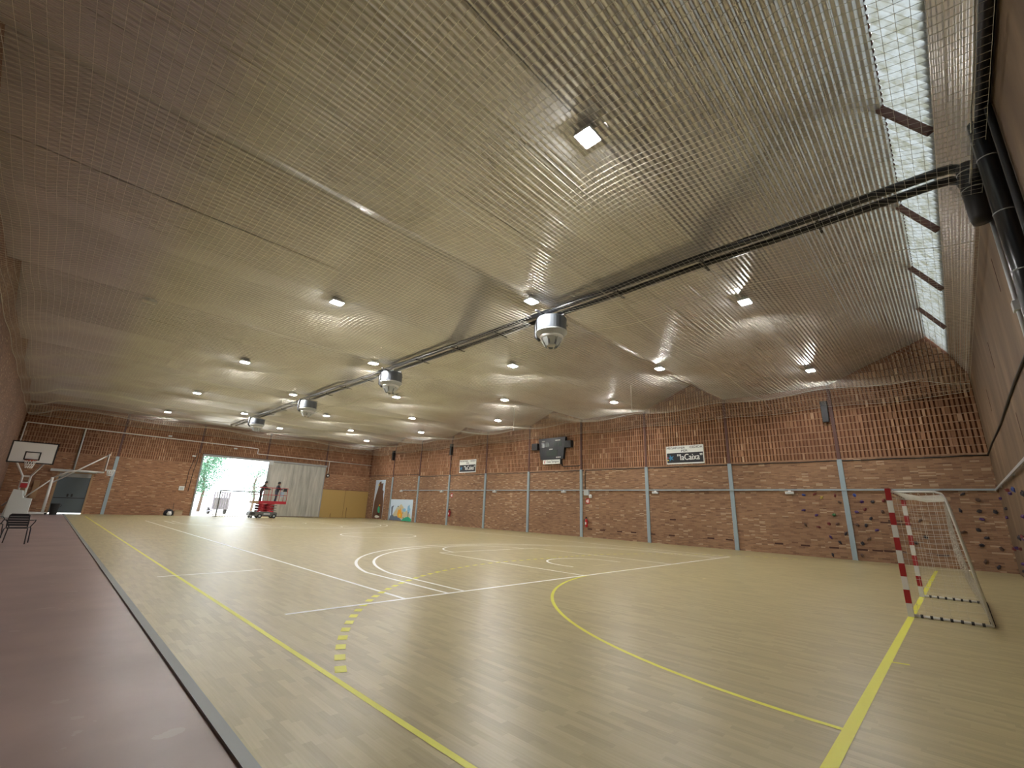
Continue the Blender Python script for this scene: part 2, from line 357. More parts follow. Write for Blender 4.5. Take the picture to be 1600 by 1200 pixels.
# open slots low in the long wall; dark blocks stand in for shaded holes
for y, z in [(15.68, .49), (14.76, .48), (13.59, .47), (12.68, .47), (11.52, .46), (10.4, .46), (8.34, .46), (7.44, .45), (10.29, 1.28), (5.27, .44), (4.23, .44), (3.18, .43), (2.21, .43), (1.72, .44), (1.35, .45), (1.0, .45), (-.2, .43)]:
    MB().box(XR-.004, XR+.02, y-.17, y+.17, z-.035, z+.035).build('vent_slot_shade', 'slotbrown', wr)
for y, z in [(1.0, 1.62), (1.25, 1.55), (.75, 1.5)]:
    MB().box(XR-.004, XR+.02, y-.22, y+.22, z-.03, z+.03).build('vent_slot_shade', 'slotbrown', wr)  # dark blocks again, painted as the shade in missing bricks
for x, z in [(-1.0, 6.0), (3.0, 5.6), (6.5, 5.2), (1.5, 3.6), (-3, 5.1)]:
    MB().box(x-.02, x+.02, YN-.01, YN+.004, z-.45, z+.2).build('crack', 'slotbrown', wn)

# ------------------------------------------------------------------ ceiling: deck + corrugated sheets
b = MB()
for (y0, z0), (y1, z1) in zip(PROF, PROF[1:]):
    if y0 == -1.64: continue
    b.quad((XL-.2, y0, z0+.12), (XR+.2, y0, z0+.12), (XR+.2, y1, z1+.12), (XL-.2, y1, z1+.12))
ceiling = struct(b.build('ceiling', 'deck', fix=False))
SH = {}
def sheet_mesh(w, L):
    key = (round(w, 3), round(L, 3))
    if key not in SH:
        nw = max(1, round(w/.1)); ns = nw*6
        V = []; F = []
        for i in range(ns+1):
            s_ = w*1.004*i/ns; h = .013*math.cos(2*PI*nw*i/ns)
            V += [(0, s_, h), (L, s_, h)]
        for i in range(ns): F.append((2*i, 2*i+2, 2*i+3, 2*i+1))
        me = bpy.data.meshes.new('ceiling_sheet'); me.from_pydata(V, [], F); me.materials.append(M['ceil']); me.polygons.foreach_set('use_smooth', [True]*len(F)); SH[key] = me
    return SH[key]
NX = 4; LX = (XR-XL)/NX
for (y0, z0), (y1, z1) in zip(PROF, PROF[1:]):
    if y0 == -1.64: continue
    ln = math.hypot(y1-y0, z1-z0); n = max(1, round(ln/.92)); w = ln/n; ang = math.atan2(z1-z0, y1-y0)
    for k in range(n):
        for c in range(NX):
            o = bpy.data.objects.new('ceiling_sheet', sheet_mesh(w, LX+.04)); COL.objects.link(o); o.parent = ceiling
            j = random.uniform(-.005, .005) + (.006 if (k+c) % 2 else 0)
            o.location = (XL+c*LX, y0+(y1-y0)*k/n, z0+(z1-z0)*k/n+j); o.rotation_euler = (ang+random.uniform(-.004, .004), 0, 0)
# skylight on the steep slope beside the end wall
win = struct(MB().box(XL, XR, -1.12, -1.04, 9.07, 9.15).build('window_1', 'brownp'))
RAFT = [-13.8, -10.1, -6.37, -2.65, 1.07, 4.82, 8.45, 12.0]
sl = math.hypot(.54, .89); ang = math.atan2(.89, .54)
for xa, xb in zip(RAFT, RAFT[1:]):
    n = int((xb-xa)/.02); V = []; F = []
    for i in range(n+1):
        x = xa+(xb-xa)*i/n; h = .03*math.cos(2*PI*(x)/.177)
        for t in (-.03, sl+.03): V.append((x, -1.64+math.cos(ang)*t-math.sin(ang)*(h+.03), 8.16+math.sin(ang)*t+math.cos(ang)*(h+.03)))
    for i in range(n): F.append((2*i, 2*i+1, 2*i+3, 2*i+2))
    MB().add(V, F).build('translucent_sheet', 'skylight', win, smooth=True)
for x in RAFT[:-1]:
    d = Vector((0, math.cos(ang), math.sin(ang))); nn = Vector((0, math.sin(ang), -math.cos(ang)))
    p0 = Vector((x, -1.64, 8.16)); c = []
    for t in (-.02, sl+.16):
        for q in (-.005, .11):
            for sx in (-.05, .05): c.append(tuple(p0+d*t+nn*q+Vector((sx, 0, 0))))
    MB().add(c, [(0, 1, 3, 2), (4, 6, 7, 5), (0, 4, 5, 1), (2, 3, 7, 6), (0, 2, 6, 4), (1, 5, 7, 3)]).build('rafter', 'brownp', win)

# ------------------------------------------------------------------ columns, rails, cables on the long wall
ORD = ['first', 'second', 'third', 'fourth', 'fifth', 'sixth', 'seventh', 'eighth', 'ninth', 'tenth', 'eleventh', 'twelfth', 'thirteenth', 'fourteenth', 'fifteenth', 'sixteenth']
for i in range(9):
    y = 2.5+4.6*i; t = thing('wall_column', f'blue-grey and brown steel column on the long wall, {ORD[i]} from the climbing corner', 'column', (XR, y, 0), 'columns along the long wall')
    MB().box(XR-.07, XR, y-.09, y+.09, 0, 4.15).box(XR-.075, XR-.068, y-.11, y+.11, 0, .012).build('lower_shaft', 'steelblue', t)
    up_ = MB().box(XR-.05, XR+.05, y-.06, y+.06, 4.15, ceilz(y)-.03).build('upper_shaft', 'brownp', t); up_['label'] = 'oxide-brown upper part of column'
t = thing('wall_rail', 'long blue-grey horizontal rail along the long brick wall at head height', 'rail', (XR, YN, 2.85))
MB().box(XR-.10, XR-.065, YN+.02, 37.5, 2.81, 2.875).build('bar', 'steelblue', t)
for i in range(9): MB().box(XR-.075, XR, 2.3+4.6*i-.02, 2.3+4.6*i+.02, 2.82, 2.865).build('bracket', 'steelblue', t)
t = thing('wall_rail', 'grey horizontal rail on the end wall above the climbing holds', 'rail', (XR, YN, 2.83))
MB().box(-8, XR-.1, YN+.06, YN+.095, 2.79, 2.855).build('bar', 'grey', t)
for x in (-5, 0, 5, 10): MB().box(x-.02, x+.02, YN, YN+.07, 2.8, 2.85).build('bracket', 'grey', t)
def wob(pts, r, name, m, label, cat, n=5): return tag(MB().tube(pts, r, n).build(name, m, smooth=True), label, cat)
wob([(XR-.02, YN+.02+i*.6, 4.09+.012*math.sin(i*1.7)) for i in range(31)]+[(XR-.02, 15.95, 4.02), (XR-.02, 16.0, 3.9), (XR-.02, 16.0, 2.9)], .022, 'wall_cable', 'blackmatt', 'black cable on the long wall from the climbing corner to the grey junction box', 'cable')
wob([(XR-.02, 16.1+i*.6, 4.08+.012*math.sin(i*1.3)) for i in range(31)]+[(XR-.02, 34.8, 4.1), (XR-.02, 34.8, 4.3), (XR-.02, 38, 4.32), (XR-.02, 43.9, 4.33)], .02, 'wall_cable', 'blackmatt', 'black cable along the long wall from the scoreboard to the far corner', 'cable')
wob([(XR-1.5*i, YN+.025, 4.13+.03*math.sin(i)) for i in range(17)], .022, 'wall_cable', 'blackmatt', 'black cable running along the near end wall above the rail', 'cable')
wob([(XR-.02, 17.9, 4.75), (XR-.02, 17.85, 4.45), (XR-.02, 17.7, 4.4), (XR-.02, 16.45, 4.4), (XR-.02, 16.33, 4.5), (XR-.03, 16.33, 7.4)], .03, 'wall_cable', 'blackmatt', 'black cable rising beside the scoreboard along the column', 'cable')

# ------------------------------------------------------------------ pipes
tp = thing('heating_pipes', 'pair of black heating pipes hung under the ceiling along the hall', 'pipe', (-2.4, YN, 7.2))
for dx in (-.19, .17):
    MB().tube([(-2.4+dx, 41, 7.33), (-2.4+dx, -1.55, 7.33), (-2.4+dx, -1.72, 7.31), (-2.4+dx, -1.82, 7.24), (-2.4+dx, -1.86, 7.1), (-2.4+dx, -1.87, 6.75)], .08 if dx < 0 else .075, 12).build('pipe', 'black', tp, smooth=True)
MB().tube([(-2.4, 41, 7.40), (-2.4, -1.7, 7.40)], .022, 8).build('conduit', 'grey', tp, smooth=True)
for i in range(19):
    y = .2+2.3*i; br = MB().box(-2.72, -2.05, y-.025, y+.025, 7.215, 7.25).build('bracket', 'black', tp)
    if ceilz(y) < 7.7: MB().box(-2.42, -2.38, y-.012, y+.012, 7.25, ceilz(y)).build('hanger_rod', 'black', br)
te = thing('end_wall_ducts', 'thick black ducts running along the top of the near end wall and down it', 'pipe', (-2.5, YN, 4))
MB().tube([(-4.15, YN+.12, 6.9), (-4.15, YN+.12, 2.2)], .105, 16).build('duct', 'black', te, smooth=True)
for z in (6.3, 5.45, 4.6, 3.75): MB().tube([(-4.15, YN+.12, z), (-4.15, YN+.12, z+.015)], .109, 16).build('seam_ring', 'grey', te, smooth=True)
MB().tube([(-2.75, YN+.17, 7.2), (-2.75, YN+.17, 7.16), (-2.75, YN+.17, 6.2), (-2.75, YN+.17, 6.1)], [.10, .135, .135, .11], 18).build('drop_sleeve', 'blackmatt', te, smooth=True)
for z in (7.02, 6.7): MB().tube([(-2.75, YN+.17, z), (-2.75, YN+.17, z+.012)], .14, 18).build('seam_ring', 'grey', te, smooth=True)
MB().tube([(-2.62, YN+.06, 6.9), (-2.62, YN+.06, 2.9)], .028, 10).build('conduit', 'grey', te, smooth=True)
MB().box(-2.70, -2.54, YN+.01, YN+.11, 4.6, 4.75).build('conduit_box', 'lightgrey', te)
MB().tube([(-13.9, YN+.09, 6.85), (-2.7, YN+.09, 6.85)], .075, 14).build('duct', 'black', te, smooth=True)
MB().tube([(-13.9, YN+.05, 7.03), (-2.7, YN+.05, 7.03)], .04, 10).build('duct', 'black', te, smooth=True)
MB().tube([(-13+.6*i, YN+.2, 6.80-.08*abs(math.sin(i*.9))) for i in range(18)], .010, 6).build('loose_cable', 'lightgrey', te, smooth=True)
MB().tube([(-4.6, YN+.05, 6.8), (-4.6, YN+.05, 2.2)], .04, 10).build('duct', 'blackmatt', te, smooth=True)

# ------------------------------------------------------------------ heaters
def heater():
    x, y = -2.4, 7.1
    t = thing('air_heater', '', 'heater', (x, y, 6.22), 'round air heaters hanging from the pipes')
    MB().lathe((x, y, 6.72), [(.42, 0), (.455, .02), (.455, .40), (.43, .43)], 32).build('drum', 'drum', t, smooth=False)
    MB().lathe((x, y, 6.58), [(.38, 0), (.47, .10), (.47, .14)], 32).build('flange', 'lightgrey', t)
    MB().lathe((x, y, 6.46), [(.30, 0), (.36, .06), (.36, .12)], 28).build('collar', 'white', t, smooth=True)
    for k in range(8):
        a = 2*PI*k/8; b = MB(); c0, s0 = math.cos(a), math.sin(a); tx, ty = -s0, c0
        p = [(x+c0*.33+tx*w_, y+s0*.33+ty*w_, 6.47) for w_ in (-.10, .10)]+[(x+c0*.20+tx*w_, y+s0*.20+ty*w_, 6.24) for w_ in (.05, -.05)]
        q = [(a_-c0*.012, b_-s0*.012, c_) for a_, b_, c_ in p]
        b.add(p+q, [(0, 1, 2, 3), (7, 6, 5, 4), (0, 4, 5, 1), (1, 5, 6, 2), (2, 6, 7, 3), (3, 7, 4, 0)]).build('louvre', 'lightgrey', t)
    MB().lathe((x, y, 6.27), [(.10, 0), (.16, .03), (.16, .2)], 16).build('fan_hub', 'grey', t)
    MB().tube([(x-.05, y+.52, 7.32), (x-.12, y+.56, 7.0), (x-.12, y+.54, 6.65), (x-.06, y+.42, 6.52)], .045, 8).build('feed_hose', 'blackmatt', t, smooth=True)
    MB().box(x-.75, x+.75, y-.03, y+.03, 7.15, 7.20).box(x-.03, x+.03, y-.5, y+.5, 7.15, 7.19).build('hanger_cross', 'black', t)
    return t
h0 = heater(); bpy.context.view_layer.update()
HL = ['round grey air heater hanging nearest the camera, white louvres below', 'round grey air heater, second from the camera on the pipes', 'round grey air heater, third from the camera on the pipes', 'round grey air heater hanging farthest away, near the bright door']
for i in range(4):
    o = h0 if i == 0 else copy_tree(h0); o.location = (-2.4, 7.1+9.2*i, 6.22); o.rotation_euler = (0, 0, .4*i); o['label'] = HL[i]

# ------------------------------------------------------------------ ceiling lamps
def lamp(lit):
    t = thing('ceiling_lamp', '', 'lamp', (0, 0, 0), 'square LED lamps under the ceiling')
    MB().box(-.18, .18, -.15, .15, .05, .11).box(-.12, .12, -.10, .10, .108, .15).build('housing', 'lightgrey', t)
    MB().box(-.155, .155, -.125, .125, .034, .05).build('lens', 'lens' if lit else 'lensoff', t)
    for sx in (-.1, .1): MB().tube([(sx, 0, .15), (sx, 0, .2)], .012, 6).build('bracket', 'grey', t)
    return t
l0 = lamp(True); bpy.context.view_layer.update(); first = True
for i in range(9):
    xs = (-7.12, .62, 8.65) if i % 2 == 0 else (-3.35, 4.72)
    for j, x in enumerate(xs):
        o = l0 if first else copy_tree(l0); first = False; y = 2.5+4.6*i; o.location = (x, y, ceilz(y)-.19)
        o['label'] = f'lit square ceiling lamp in the {ORD[i]} row from the skylight, ' + (('nearest the left wall', 'middle of three', 'nearest the long wall')[j] if len(xs) == 3 else ('left of two', 'right of two')[j])
u = lamp(False); u.location = (-11.1, 16.3, 7.28); u['label'] = 'the only unlit ceiling lamp, pale, near the left wall'; u['group'] = 'square LED lamps under the ceiling'
for i, (x, y) in enumerate([(8.2, 10.4), (8.8, 19.5)]):
    tag(MB().tube([(x, y, 6.55), (x, y, 7.0), (x, y, ceilz(y))], .018, 6).build('hanging_rod', 'lightgrey', smooth=True), ('thin pale rod hanging from the ceiling above the framed bank sign', 'thin pale rod hanging from the ceiling left of the scoreboard')[i], 'rod', 'hanging rods')

# ------------------------------------------------------------------ safety net
HEAT = [(-2.4, 7.1+9.2*i) for i in range(4)]
def netz(x, y):
    s1 = abs(math.sin(PI*(y-2.5)/4.6)); s2 = abs(math.sin(PI*(x+3.2)/7.6))
    z = 7.10-.12*s1**2-.24*s2**1.6*(.5+.5*s1**2)
    dx = min(XR-x, x-XL); dy = min(YF-y, y-YN); d = max(0, min(dx, dy))
    if d < 1.4:
        sc = .62+.10*math.sin(PI*(y-2.5)/4.6)**2
        k = (1-d/1.4); z = z*(1-k)+(7.15-sc*1.0)*k+.12*math.sin(PI*k)*-1
    return min(z, ceilz(y)-.3)
def cords(b, fixed, lo, hi, alongY, r):
    n = max(2, int((hi-lo)/.42)); run = []
    def flush():
        nonlocal run
        if len(run) > 1:
            o = len(b.v); m = len(run)
            for (x, y, z) in run:
                for k in range(3):
                    a = 2*PI*k/3+.5
                    b.v.append((x+(r*math.cos(a) if alongY else 0), y+(0 if alongY else r*math.cos(a)), z+r*math.sin(a)))
            for i in range(m-1):
                for k in range(3): b.f.append((o+i*3+k, o+i*3+(k+1) % 3, o+(i+1)*3+(k+1) % 3, o+(i+1)*3+k))
        run = []
    for i in range(n+1):
        t = lo+(hi-lo)*i/n; x, y = (fixed, t) if alongY else (t, fixed)
        if any((x-hx)**2+(y-hy)**2 < .42 for hx, hy in HEAT): flush(); continue
        run.append((x, y, netz(x, y)))
    flush()
b = MB(); st = .12
for i in range(int((XR-XL-.16)/st)): cords(b, XL+.1+st*i, YN+.1, YF-.1, True, .0027)
for i in range(int((YF-YN-.2)/st)): cords(b, YN+.1+st*i, XL+.1, XR-.06, False, .0027)
tn = thing('safety_net', 'large pale square-mesh safety net stretched below the whole ceiling', 'net', (0, 20, 7))
nm = b.build('mesh_cords', 'cord', tn, fix=False); nm['kind'] = 'stuff'
def rope(pts, r=.009): MB().tube(pts, r, 5).build('border_rope', 'cord', tn, smooth=True)
yy = [YN+.1+i*.5 for i in range(92)]; xx = [XL+.1+i*.5 for i in range(52)]
rope([(10.6, y, netz(10.6, y)) for y in yy]); rope([(XR-.06, y, netz(XR-.06, y)) for y in yy]); rope([(XL+.1, y, netz(XL+.1, y)) for y in yy])
rope([(x, YF-1.4, netz(x, YF-1.4)) for x in xx]); rope([(x, YF-.1, netz(x, YF-.1)) for x in xx]); rope([(-1.2, y, netz(-1.2, y)) for y in yy], .006); rope([(x, 4.8, netz(x, 4.8)) for x in xx], .006)

# ------------------------------------------------------------------ handball goals
def goal(x0, x1, y, dirn, label, plain=False):
    t = thing('handball_goal', label, 'goal', ((x0+x1)/2, y, 0), 'handball goals')
    H = 2.04; e = .08
    nb = 10
    for px in (x0, x1):
        po = thing('post', '', '', (px, y, 0)); 
        for k in ('label', 'category'): del po[k]
        po.parent = t; po.location = (px-(x0+x1)/2, 0, 0)
        for k in range(nb):
            z0 = (H+e)*k/nb
            c = MB().box(px-.04, px+.04, y-.04, y+.04, z0, z0+(H+e)/nb)
            me = c.build('paint_band', 'liftgrey' if plain else 'white' if k % 2 == 0 else 'goalred', po); ORG[me.as_pointer()] = (px, y, 0)
    cb = thing('crossbar', '', '', (0, 0, 0)); 
    for k in ('label', 'category'): del cb[k]
    cb.parent = t; cb.location = (0, 0, 0); ORG[cb.as_pointer()] = ((x0+x1)/2, y, 0)
    n = 15; a0, a1 = x0+.04, x1-.04
    for k in range(n): MB().box(a0+(a1-a0)*k/n, a0+(a1-a0)*(k+1)/n, y-.04, y+.04, H, H+e).build('paint_band', 'liftgrey' if plain else 'goalred' if k % 2 == 0 else 'white', cb)
    yb, yt = y+dirn*.96, y+dirn*.72
    for px in (x0, x1):
        MB().tube([(px, y+dirn*.04, 2.06), (px, yt-dirn*.1, 2.06), (px, yt-dirn*.02, 2.03), (px, yt+dirn*.02, 1.95), (px, yb, .03)], .018, 8).build('side_stay', 'white', t, smooth=True)
        MB().tube([(px, y+dirn*.04, .03), (px, yb, .03)], .020, 8).build('ground_bar', 'white', t, smooth=True)
        for k in range(7):
            yy_ = y+dirn*(.12+.12*k); MB().tube([(px, yy_, .03), (px, yy_+dirn*.035, .03)], .027, 8).build('net_tie', 'blackmatt', t)
    MB().tube([(x0, yb, .03), (x1, yb, .03)], .020, 8).build('ground_bar', 'white', t, smooth=True)
    for k in range(16): MB().tube([(x0+.1+.19*k, yb, .03), (x0+.15+.19*k, yb, .03)], .03, 8).build('net_tie', 'blackmatt', t)
    MB().tube([(x0, yt, 2.0), (x1, yt, 2.0)], .012, 6).build('back_wire', 'white', t, smooth=True)
    b = MB(); r = .0022; st = .1
    def seg(p): b.tube(p, r, 3, cap=False)
    # back sheet: hangs in slack folds
    def bk(x, q): return (x, yt+(yb-yt)*q+dirn*(-.10*math.sin(PI*q)+.03*math.sin(9*x+6*q)*math.sin(PI*q)), 2.0*(1-q)+.03*q)
    for i in range(int((x1-x0)/st)+1): seg([bk(x0+i*st+.03*math.sin(5*q+i)*math.sin(PI*q), q) for q in [k/12 for k in range(13)]])
    for k in range(1, 20): seg([bk(x0+(x1-x0)*i/20, k/20+.012*math.sin(i*1.9+k)) for i in range(21)])
    for px in (x0, x1):
        for k in range(1, 20):
            z = 2.05*k/20; w = .72+(.96-.72)*(1-k/20); seg([(px+.03*math.sin(k), y+dirn*.04, z), (px+.05*math.sin(k*2.), y+dirn*w*.5, z-.02), (px, y+dirn*w, z)])
        for k in range(1, 8): seg([(px, y+dirn*.1*k, .04), (px+.04*math.sin(k*2.3), y+dirn*.1*k, 1.), (px, y+dirn*min(.1*k, .71), 2.05)])
    for k in range(1, 7): seg([(x0, y+dirn*.1*k, 2.06), ((x0+x1)/2, y+dirn*.1*k, 1.98), (x1, y+dirn*.1*k, 2.06)])
    for i in range(int((x1-x0)/st)): seg([(x0+i*st, y+dirn*.04, 2.07), (x0+i*st, y+dirn*.4, 1.99), (x0+i*st, yt, 2.01)])
    o = b.build('net', 'goalcord', t, fix=False); o['kind'] = 'stuff'
    return t
goal(-1.34, 1.74, 0, -1, 'red and white handball goal with slack white net beside the climbing corner')
goal(-2.03, 1.05, 42.3, 1, 'grey far goal frame standing in the bright open doorway', True)

# ------------------------------------------------------------------ signs and scoreboard on the long wall
def draw(parent, name, V, F, m, Y, Z, d): return MB().add([onlong(u, v, d+w, Y, Z) for u, v, w in V], F).build(name, m, parent, fix=False)
def lettering(parent, body, size, width, m, Y, Z, d, name='lettering'):
    V, F = text_mesh(body, size, width); return draw(parent, name, V, F, m, Y, Z, d)
def sign(y0, y1, z0, z1, zs, label, far):
    yc = (y0+y1)/2; t = thing('bank_sign', label, 'sign', (XR, yc, z0), 'bank sponsor signs'); w = abs(y1-y0)
    MB().box(XR-.06, XR-.012, y0, y1, z0, z1).build('board', 'signwhite', t)
    zb = zs; MB().box(XR-.066, XR-.058, y0+.04, y1-.04, z0+.07, zb).build('black_panel', 'signblack', t)
    lettering(t, 'MEGAFONIA', .17, w*.50, 'signblack', yc+w*.23, z1-.12, .062); lettering(t, 'CEDIDA', .17, w*.33, 'signblack', yc-w*.31, z1-.12, .062)
    lettering(t, 'PER', .16, .36, 'signblack', yc, z1-.29, .062)
    zc = (z0+.07+zb)/2
    for s_, k in (('\u201dlaCaixa\u201d', 1),):
        lettering(t, s_, .47, w*.66, 'signwhite', yc-w*.13, zc+.01, .07)
        V, F = text_mesh(s_, .47, w*.66); draw(t, 'lettering', [(u+.012, v, ww) for u, v, ww in V], F, 'signwhite', yc-w*.13, zc+.01, .0701)
    # five-armed star with two dots
    P = []
    for k in range(10):
        a = PI/2+.25+2*PI*k/10; r = .21 if k % 2 == 0 else .075; P.append((r*math.cos(a), r*math.sin(a)*.95))
    MB().prism(P, lambda u, v, d: onlong(u, v, d, yc+w*.375, zc), .066, .074).build('star_logo', 'logoblue', t)
    for dv, mk in ((.02, 'logored'), (-.12, 'logoyellow')):
        P = [(.035*math.cos(2*PI*k/10), .035*math.sin(2*PI*k/10)) for k in range(10)]
        MB().prism(P, lambda u, v, d: onlong(u-.17, v+dv, d, yc+w*.375, zc), .066, .075).build('logo_dot', mk, t)
sign(8.33, 10.42, 4.24, 5.24, 4.85, 'framed bank sign with white heading, the nearer one right of the scoreboard', 0)
sign(26.73, 28.83, 4.28, 5.33, 4.91, 'framed bank sign with white heading, the farther one left of the scoreboard', 1)
t = thing('scoreboard', 'black trapezoid electronic scoreboard on the long brick wall', 'scoreboard', (XR, 18.65, 4.9))
PS = [(-1.2, .0), (-1.0, -1.48), (1.0, -1.48), (1.2, 0)]
MB().prism(PS, lambda u, v, d: onlong(u, v, d, 18.65, 6.39), .02, .22).build('cabinet', 'score', t)
MB().prism([(-.45, -1.28), (.5, -1.28), (.55, -.85), (-.5, -.85)], lambda u, v, d: onlong(u, v, d, 18.65, 6.39), .22, .226).build('display_window', 'scoregreen', t)
for u, v, w_ in ((-.75, -.19, .28), (.55, -.19, .45), (-.05, -.78, .32), (.62, -1.36, .42)):
    for k in range(5): MB().prism([(u-w_/2+w_*k/5, v-.04), (u-w_/2+w_*(k+.7)/5, v-.04), (u-w_/2+w_*(k+.7)/5, v+.04), (u-w_/2+w_*k/5, v+.04)], lambda a, b_, d: onlong(a, b_, d, 18.65, 6.39), .22, .225).build('caption_mark', 'signwhite', t)
for u0_, w_ in ((-.9, .3), (-.5, .3), (.2, .3), (.6, .3)): MB().prism([(u0_, -.62), (u0_+w_, -.62), (u0_+w_, -.32), (u0_, -.32)], lambda a, b_, d: onlong(a, b_, d, 18.65, 6.39), .22, .224).build('digit_window', 'scoregreen', t)
t = thing('sponsor_plate', 'white sponsor plate hung under the black scoreboard', 'sign', (XR, 18.65, 4.6))
MB().box(XR-.2, XR-.02, 17.93, 19.42, 4.60, 4.89).build('plate', 'signwhite', t)
MB().box(XR-.19, XR-.02, 17.85, 17.93, 4.56, 4.89).build('edge', 'score', t)
lettering(t, 'Caixa Tarragona', .2, 1.05, 'signblack', 18.55, 4.75, .20)
MB().prism([(-.05, -.1), (.0, -.1), (.03, .05), (.1, .1), (.02, .1), (-.02, .05)], lambda u, v, d: onlong(u, v, d, 19.27, 4.75), .2, .206).build('logo_mark', 'logored', t)
for y, z, lb in ((20.18, 5.86, 'small black speaker box left of the scoreboard'), (17.2, 5.87, 'small black speaker box right of the scoreboard')):
    t = thing('speaker_box', lb, 'speaker', (XR, y, z), 'speaker boxes beside the scoreboard'); MB().box(XR-.3, XR-.02, y-.26, y+.26, z-.23, z+.23).build('cabinet', 'score', t); MB().box(XR-.31, XR-.298, y-.22, y+.22, z-.19, z+.19).build('grille', 'blackmatt', t)
for y, lb in ((2.72, 'tall black column speaker on the column nearest the climbing corner'), (29.95, 'tall black column speaker high beside the farther bank sign'), (39.4, 'tall black column speaker high above the mountain mural')):
    t = thing('column_speaker', lb, 'speaker', (XR, y, 5.8), 'column speakers high on the long wall')
    MB().prism([(-.11, 0), (.11, 0), (.13, .95), (-.13, .95)], lambda u, v, d: onlong(u, v, d, y, 5.82), .08, .28).build('cabinet', 'score', t); MB().box(XR-.08, XR, y-.03, y+.03, 6.2, 6.5).build('bracket', 'blackmatt', t)
# emergency lights
for i, (y, z) in enumerate([(4.56, 2.74), (11.19, 2.73), (17.68, 2.76), (24.34, 2.76), (31.03, 2.76), (37.46, 2.8)]):
    t = thing('emergency_light', f'small white emergency light under the wall rail, {ORD[i]} from the climbing corner', 'light', (XR, y, z), 'emergency lights along the rail')
    MB().box(XR-.14, XR-.02, y-.17, y+.17, z-.09, z+.03).build('case', 'white', t); MB().box(XR-.155, XR-.138, y-.13, y+.13, z-.07, z+.0).build('diffuser', 'lightgrey', t); MB().box(XR-.1, XR-.05, y-.05, y+.05, z+.03, z+.11).build('mount', 'white', t)
def extinguisher(y, z, label):
    t = thing('fire_extinguisher', label, 'extinguisher', (XR, y, z), 'fire extinguishers on the long wall')
    MB().lathe((XR-.13, y, z), [(.075, 0), (.085, .02), (.085, .40), (.05, .47), (.03, .50)], 14).build('cylinder', 'extred', t, smooth=True)
    MB().box(XR-.16, XR-.10, y-.03, y+.03, z+.5, z+.56).box(XR-.22, XR-.08, y-.015, y+.015, z+.56, z+.60).build('valve', 'blackmatt', t)
    MB().tube([(XR-.13, y+.03, z+.53), (XR-.14, y+.13, z+.45), (XR-.14, y+.12, z+.1)], .018, 6).build('hose', 'blackmatt', t, smooth=True)
    MB().box(XR-.222, XR-.212, y-.05, y+.05, z+.15, z+.3).build('label_plate', 'signwhite', t); MB().box(XR-.05, XR, y-.04, y+.04, z+.3, z+.36).build('wall_hook', 'blackmatt', t)
extinguisher(15.85, .6, 'red fire extinguisher low on the long wall below the grey junction box'); extinguisher(29.65, .72, 'red fire extinguisher beside the column near the far murals')
for y, z, lb in ((15.82, 2.02, 'red and white fire extinguisher sign below the grey junction box'), (29.64, 2.28, 'red and white fire extinguisher sign beside the column near the far murals')):
    t = thing('safety_sign', lb, 'sign', (XR, y, z), 'fire signs on the long wall'); MB().box(XR-.02, XR-.005, y-.14, y+.14, z, z+.32).build('plate', 'extred', t)
    MB().box(XR-.024, XR-.019, y-.01, y+.05, z+.05, z+.24).box(XR-.024, XR-.019, y-.09, y-.05, z+.05, z+.26).box(XR-.024, XR-.019, y+.07, y+.1, z+.08, z+.2).build('pictogram', 'signwhite', t)
t = thing('junction_box', 'grey electrical junction box with alarm sounder at the fourth column', 'junction box', (XR, 15.85, 2.5))
MB().box(XR-.16, XR-.01, 15.68, 16.02, 2.52, 2.88).build('case', 'lightgrey', t); MB().box(XR-.17, XR-.158, 15.71, 15.99, 2.55, 2.85).build('lid', 'lightgrey', t)
MB().lathe((XR-.1, 15.55, 2.36), [(.08, 0), (.1, .03), (.1, .16), (.05, .22)], 14).build('sounder', 'white', t, smooth=True)

# ------------------------------------------------------------------ murals
def mural(name, label, y0, y1, z0, z1, shapes, bgm):
    t = thing(name, label, 'mural', (XR, (y0+y1)/2, z0)); W_, H_ = abs(y1-y0), z1-z0; yl = max(y0, y1)
    MB().box(XR-.012, XR-.001, y0, y1, z0, z1).build('background', bgm, t)
    for i, (nm_, mk, poly) in enumerate(shapes):
        MB().prism([(p*W_, q*H_) for p, q in poly], lambda u, v, d: onlong(u, v, d, yl, z0), .012, .014+.002*i).build(nm_, mk, t)
def blob(cx, cy, rx, ry, n=14, j=.2, seed=1):
    R_ = random.Random(seed); return [(cx+rx*(1+R_.uniform(-j, j))*math.cos(2*PI*k/n), cy+ry*(1+R_.uniform(-j, j))*math.sin(2*PI*k/n)) for k in range(n)]
mural('mountain_mural', 'tall narrow mural of a brown rock tower against a pale sky', 40.65, 42.6, .06, 3.9, [
    ('rock_tower', 'rock', [(.0, .0), (1., .0), (.98, .45), (.9, .62), (.92, .7), (.78, .74), (.8, .92), (.62, .90), (.55, .97), (.38, .93), (.33, .8), (.2, .62), (.08, .45)]),
    ('sunlit_ledge', 'logoyellow', blob(.36, .87, .06, .03, 8, .2, 3)), ('climber', 'mgreen', blob(.62, .22, .12, .09, 9, .25, 4)), ('helmet', 'orange', blob(.66, .34, .07, .02, 8, .1, 5)),
    ('boots', 'signwhite', blob(.5, .05, .24, .03, 10, .3, 6)), ('rock_shade', 'slotbrown', blob(.58, .12, .16, .035, 10, .3, 7))], 'mblue')
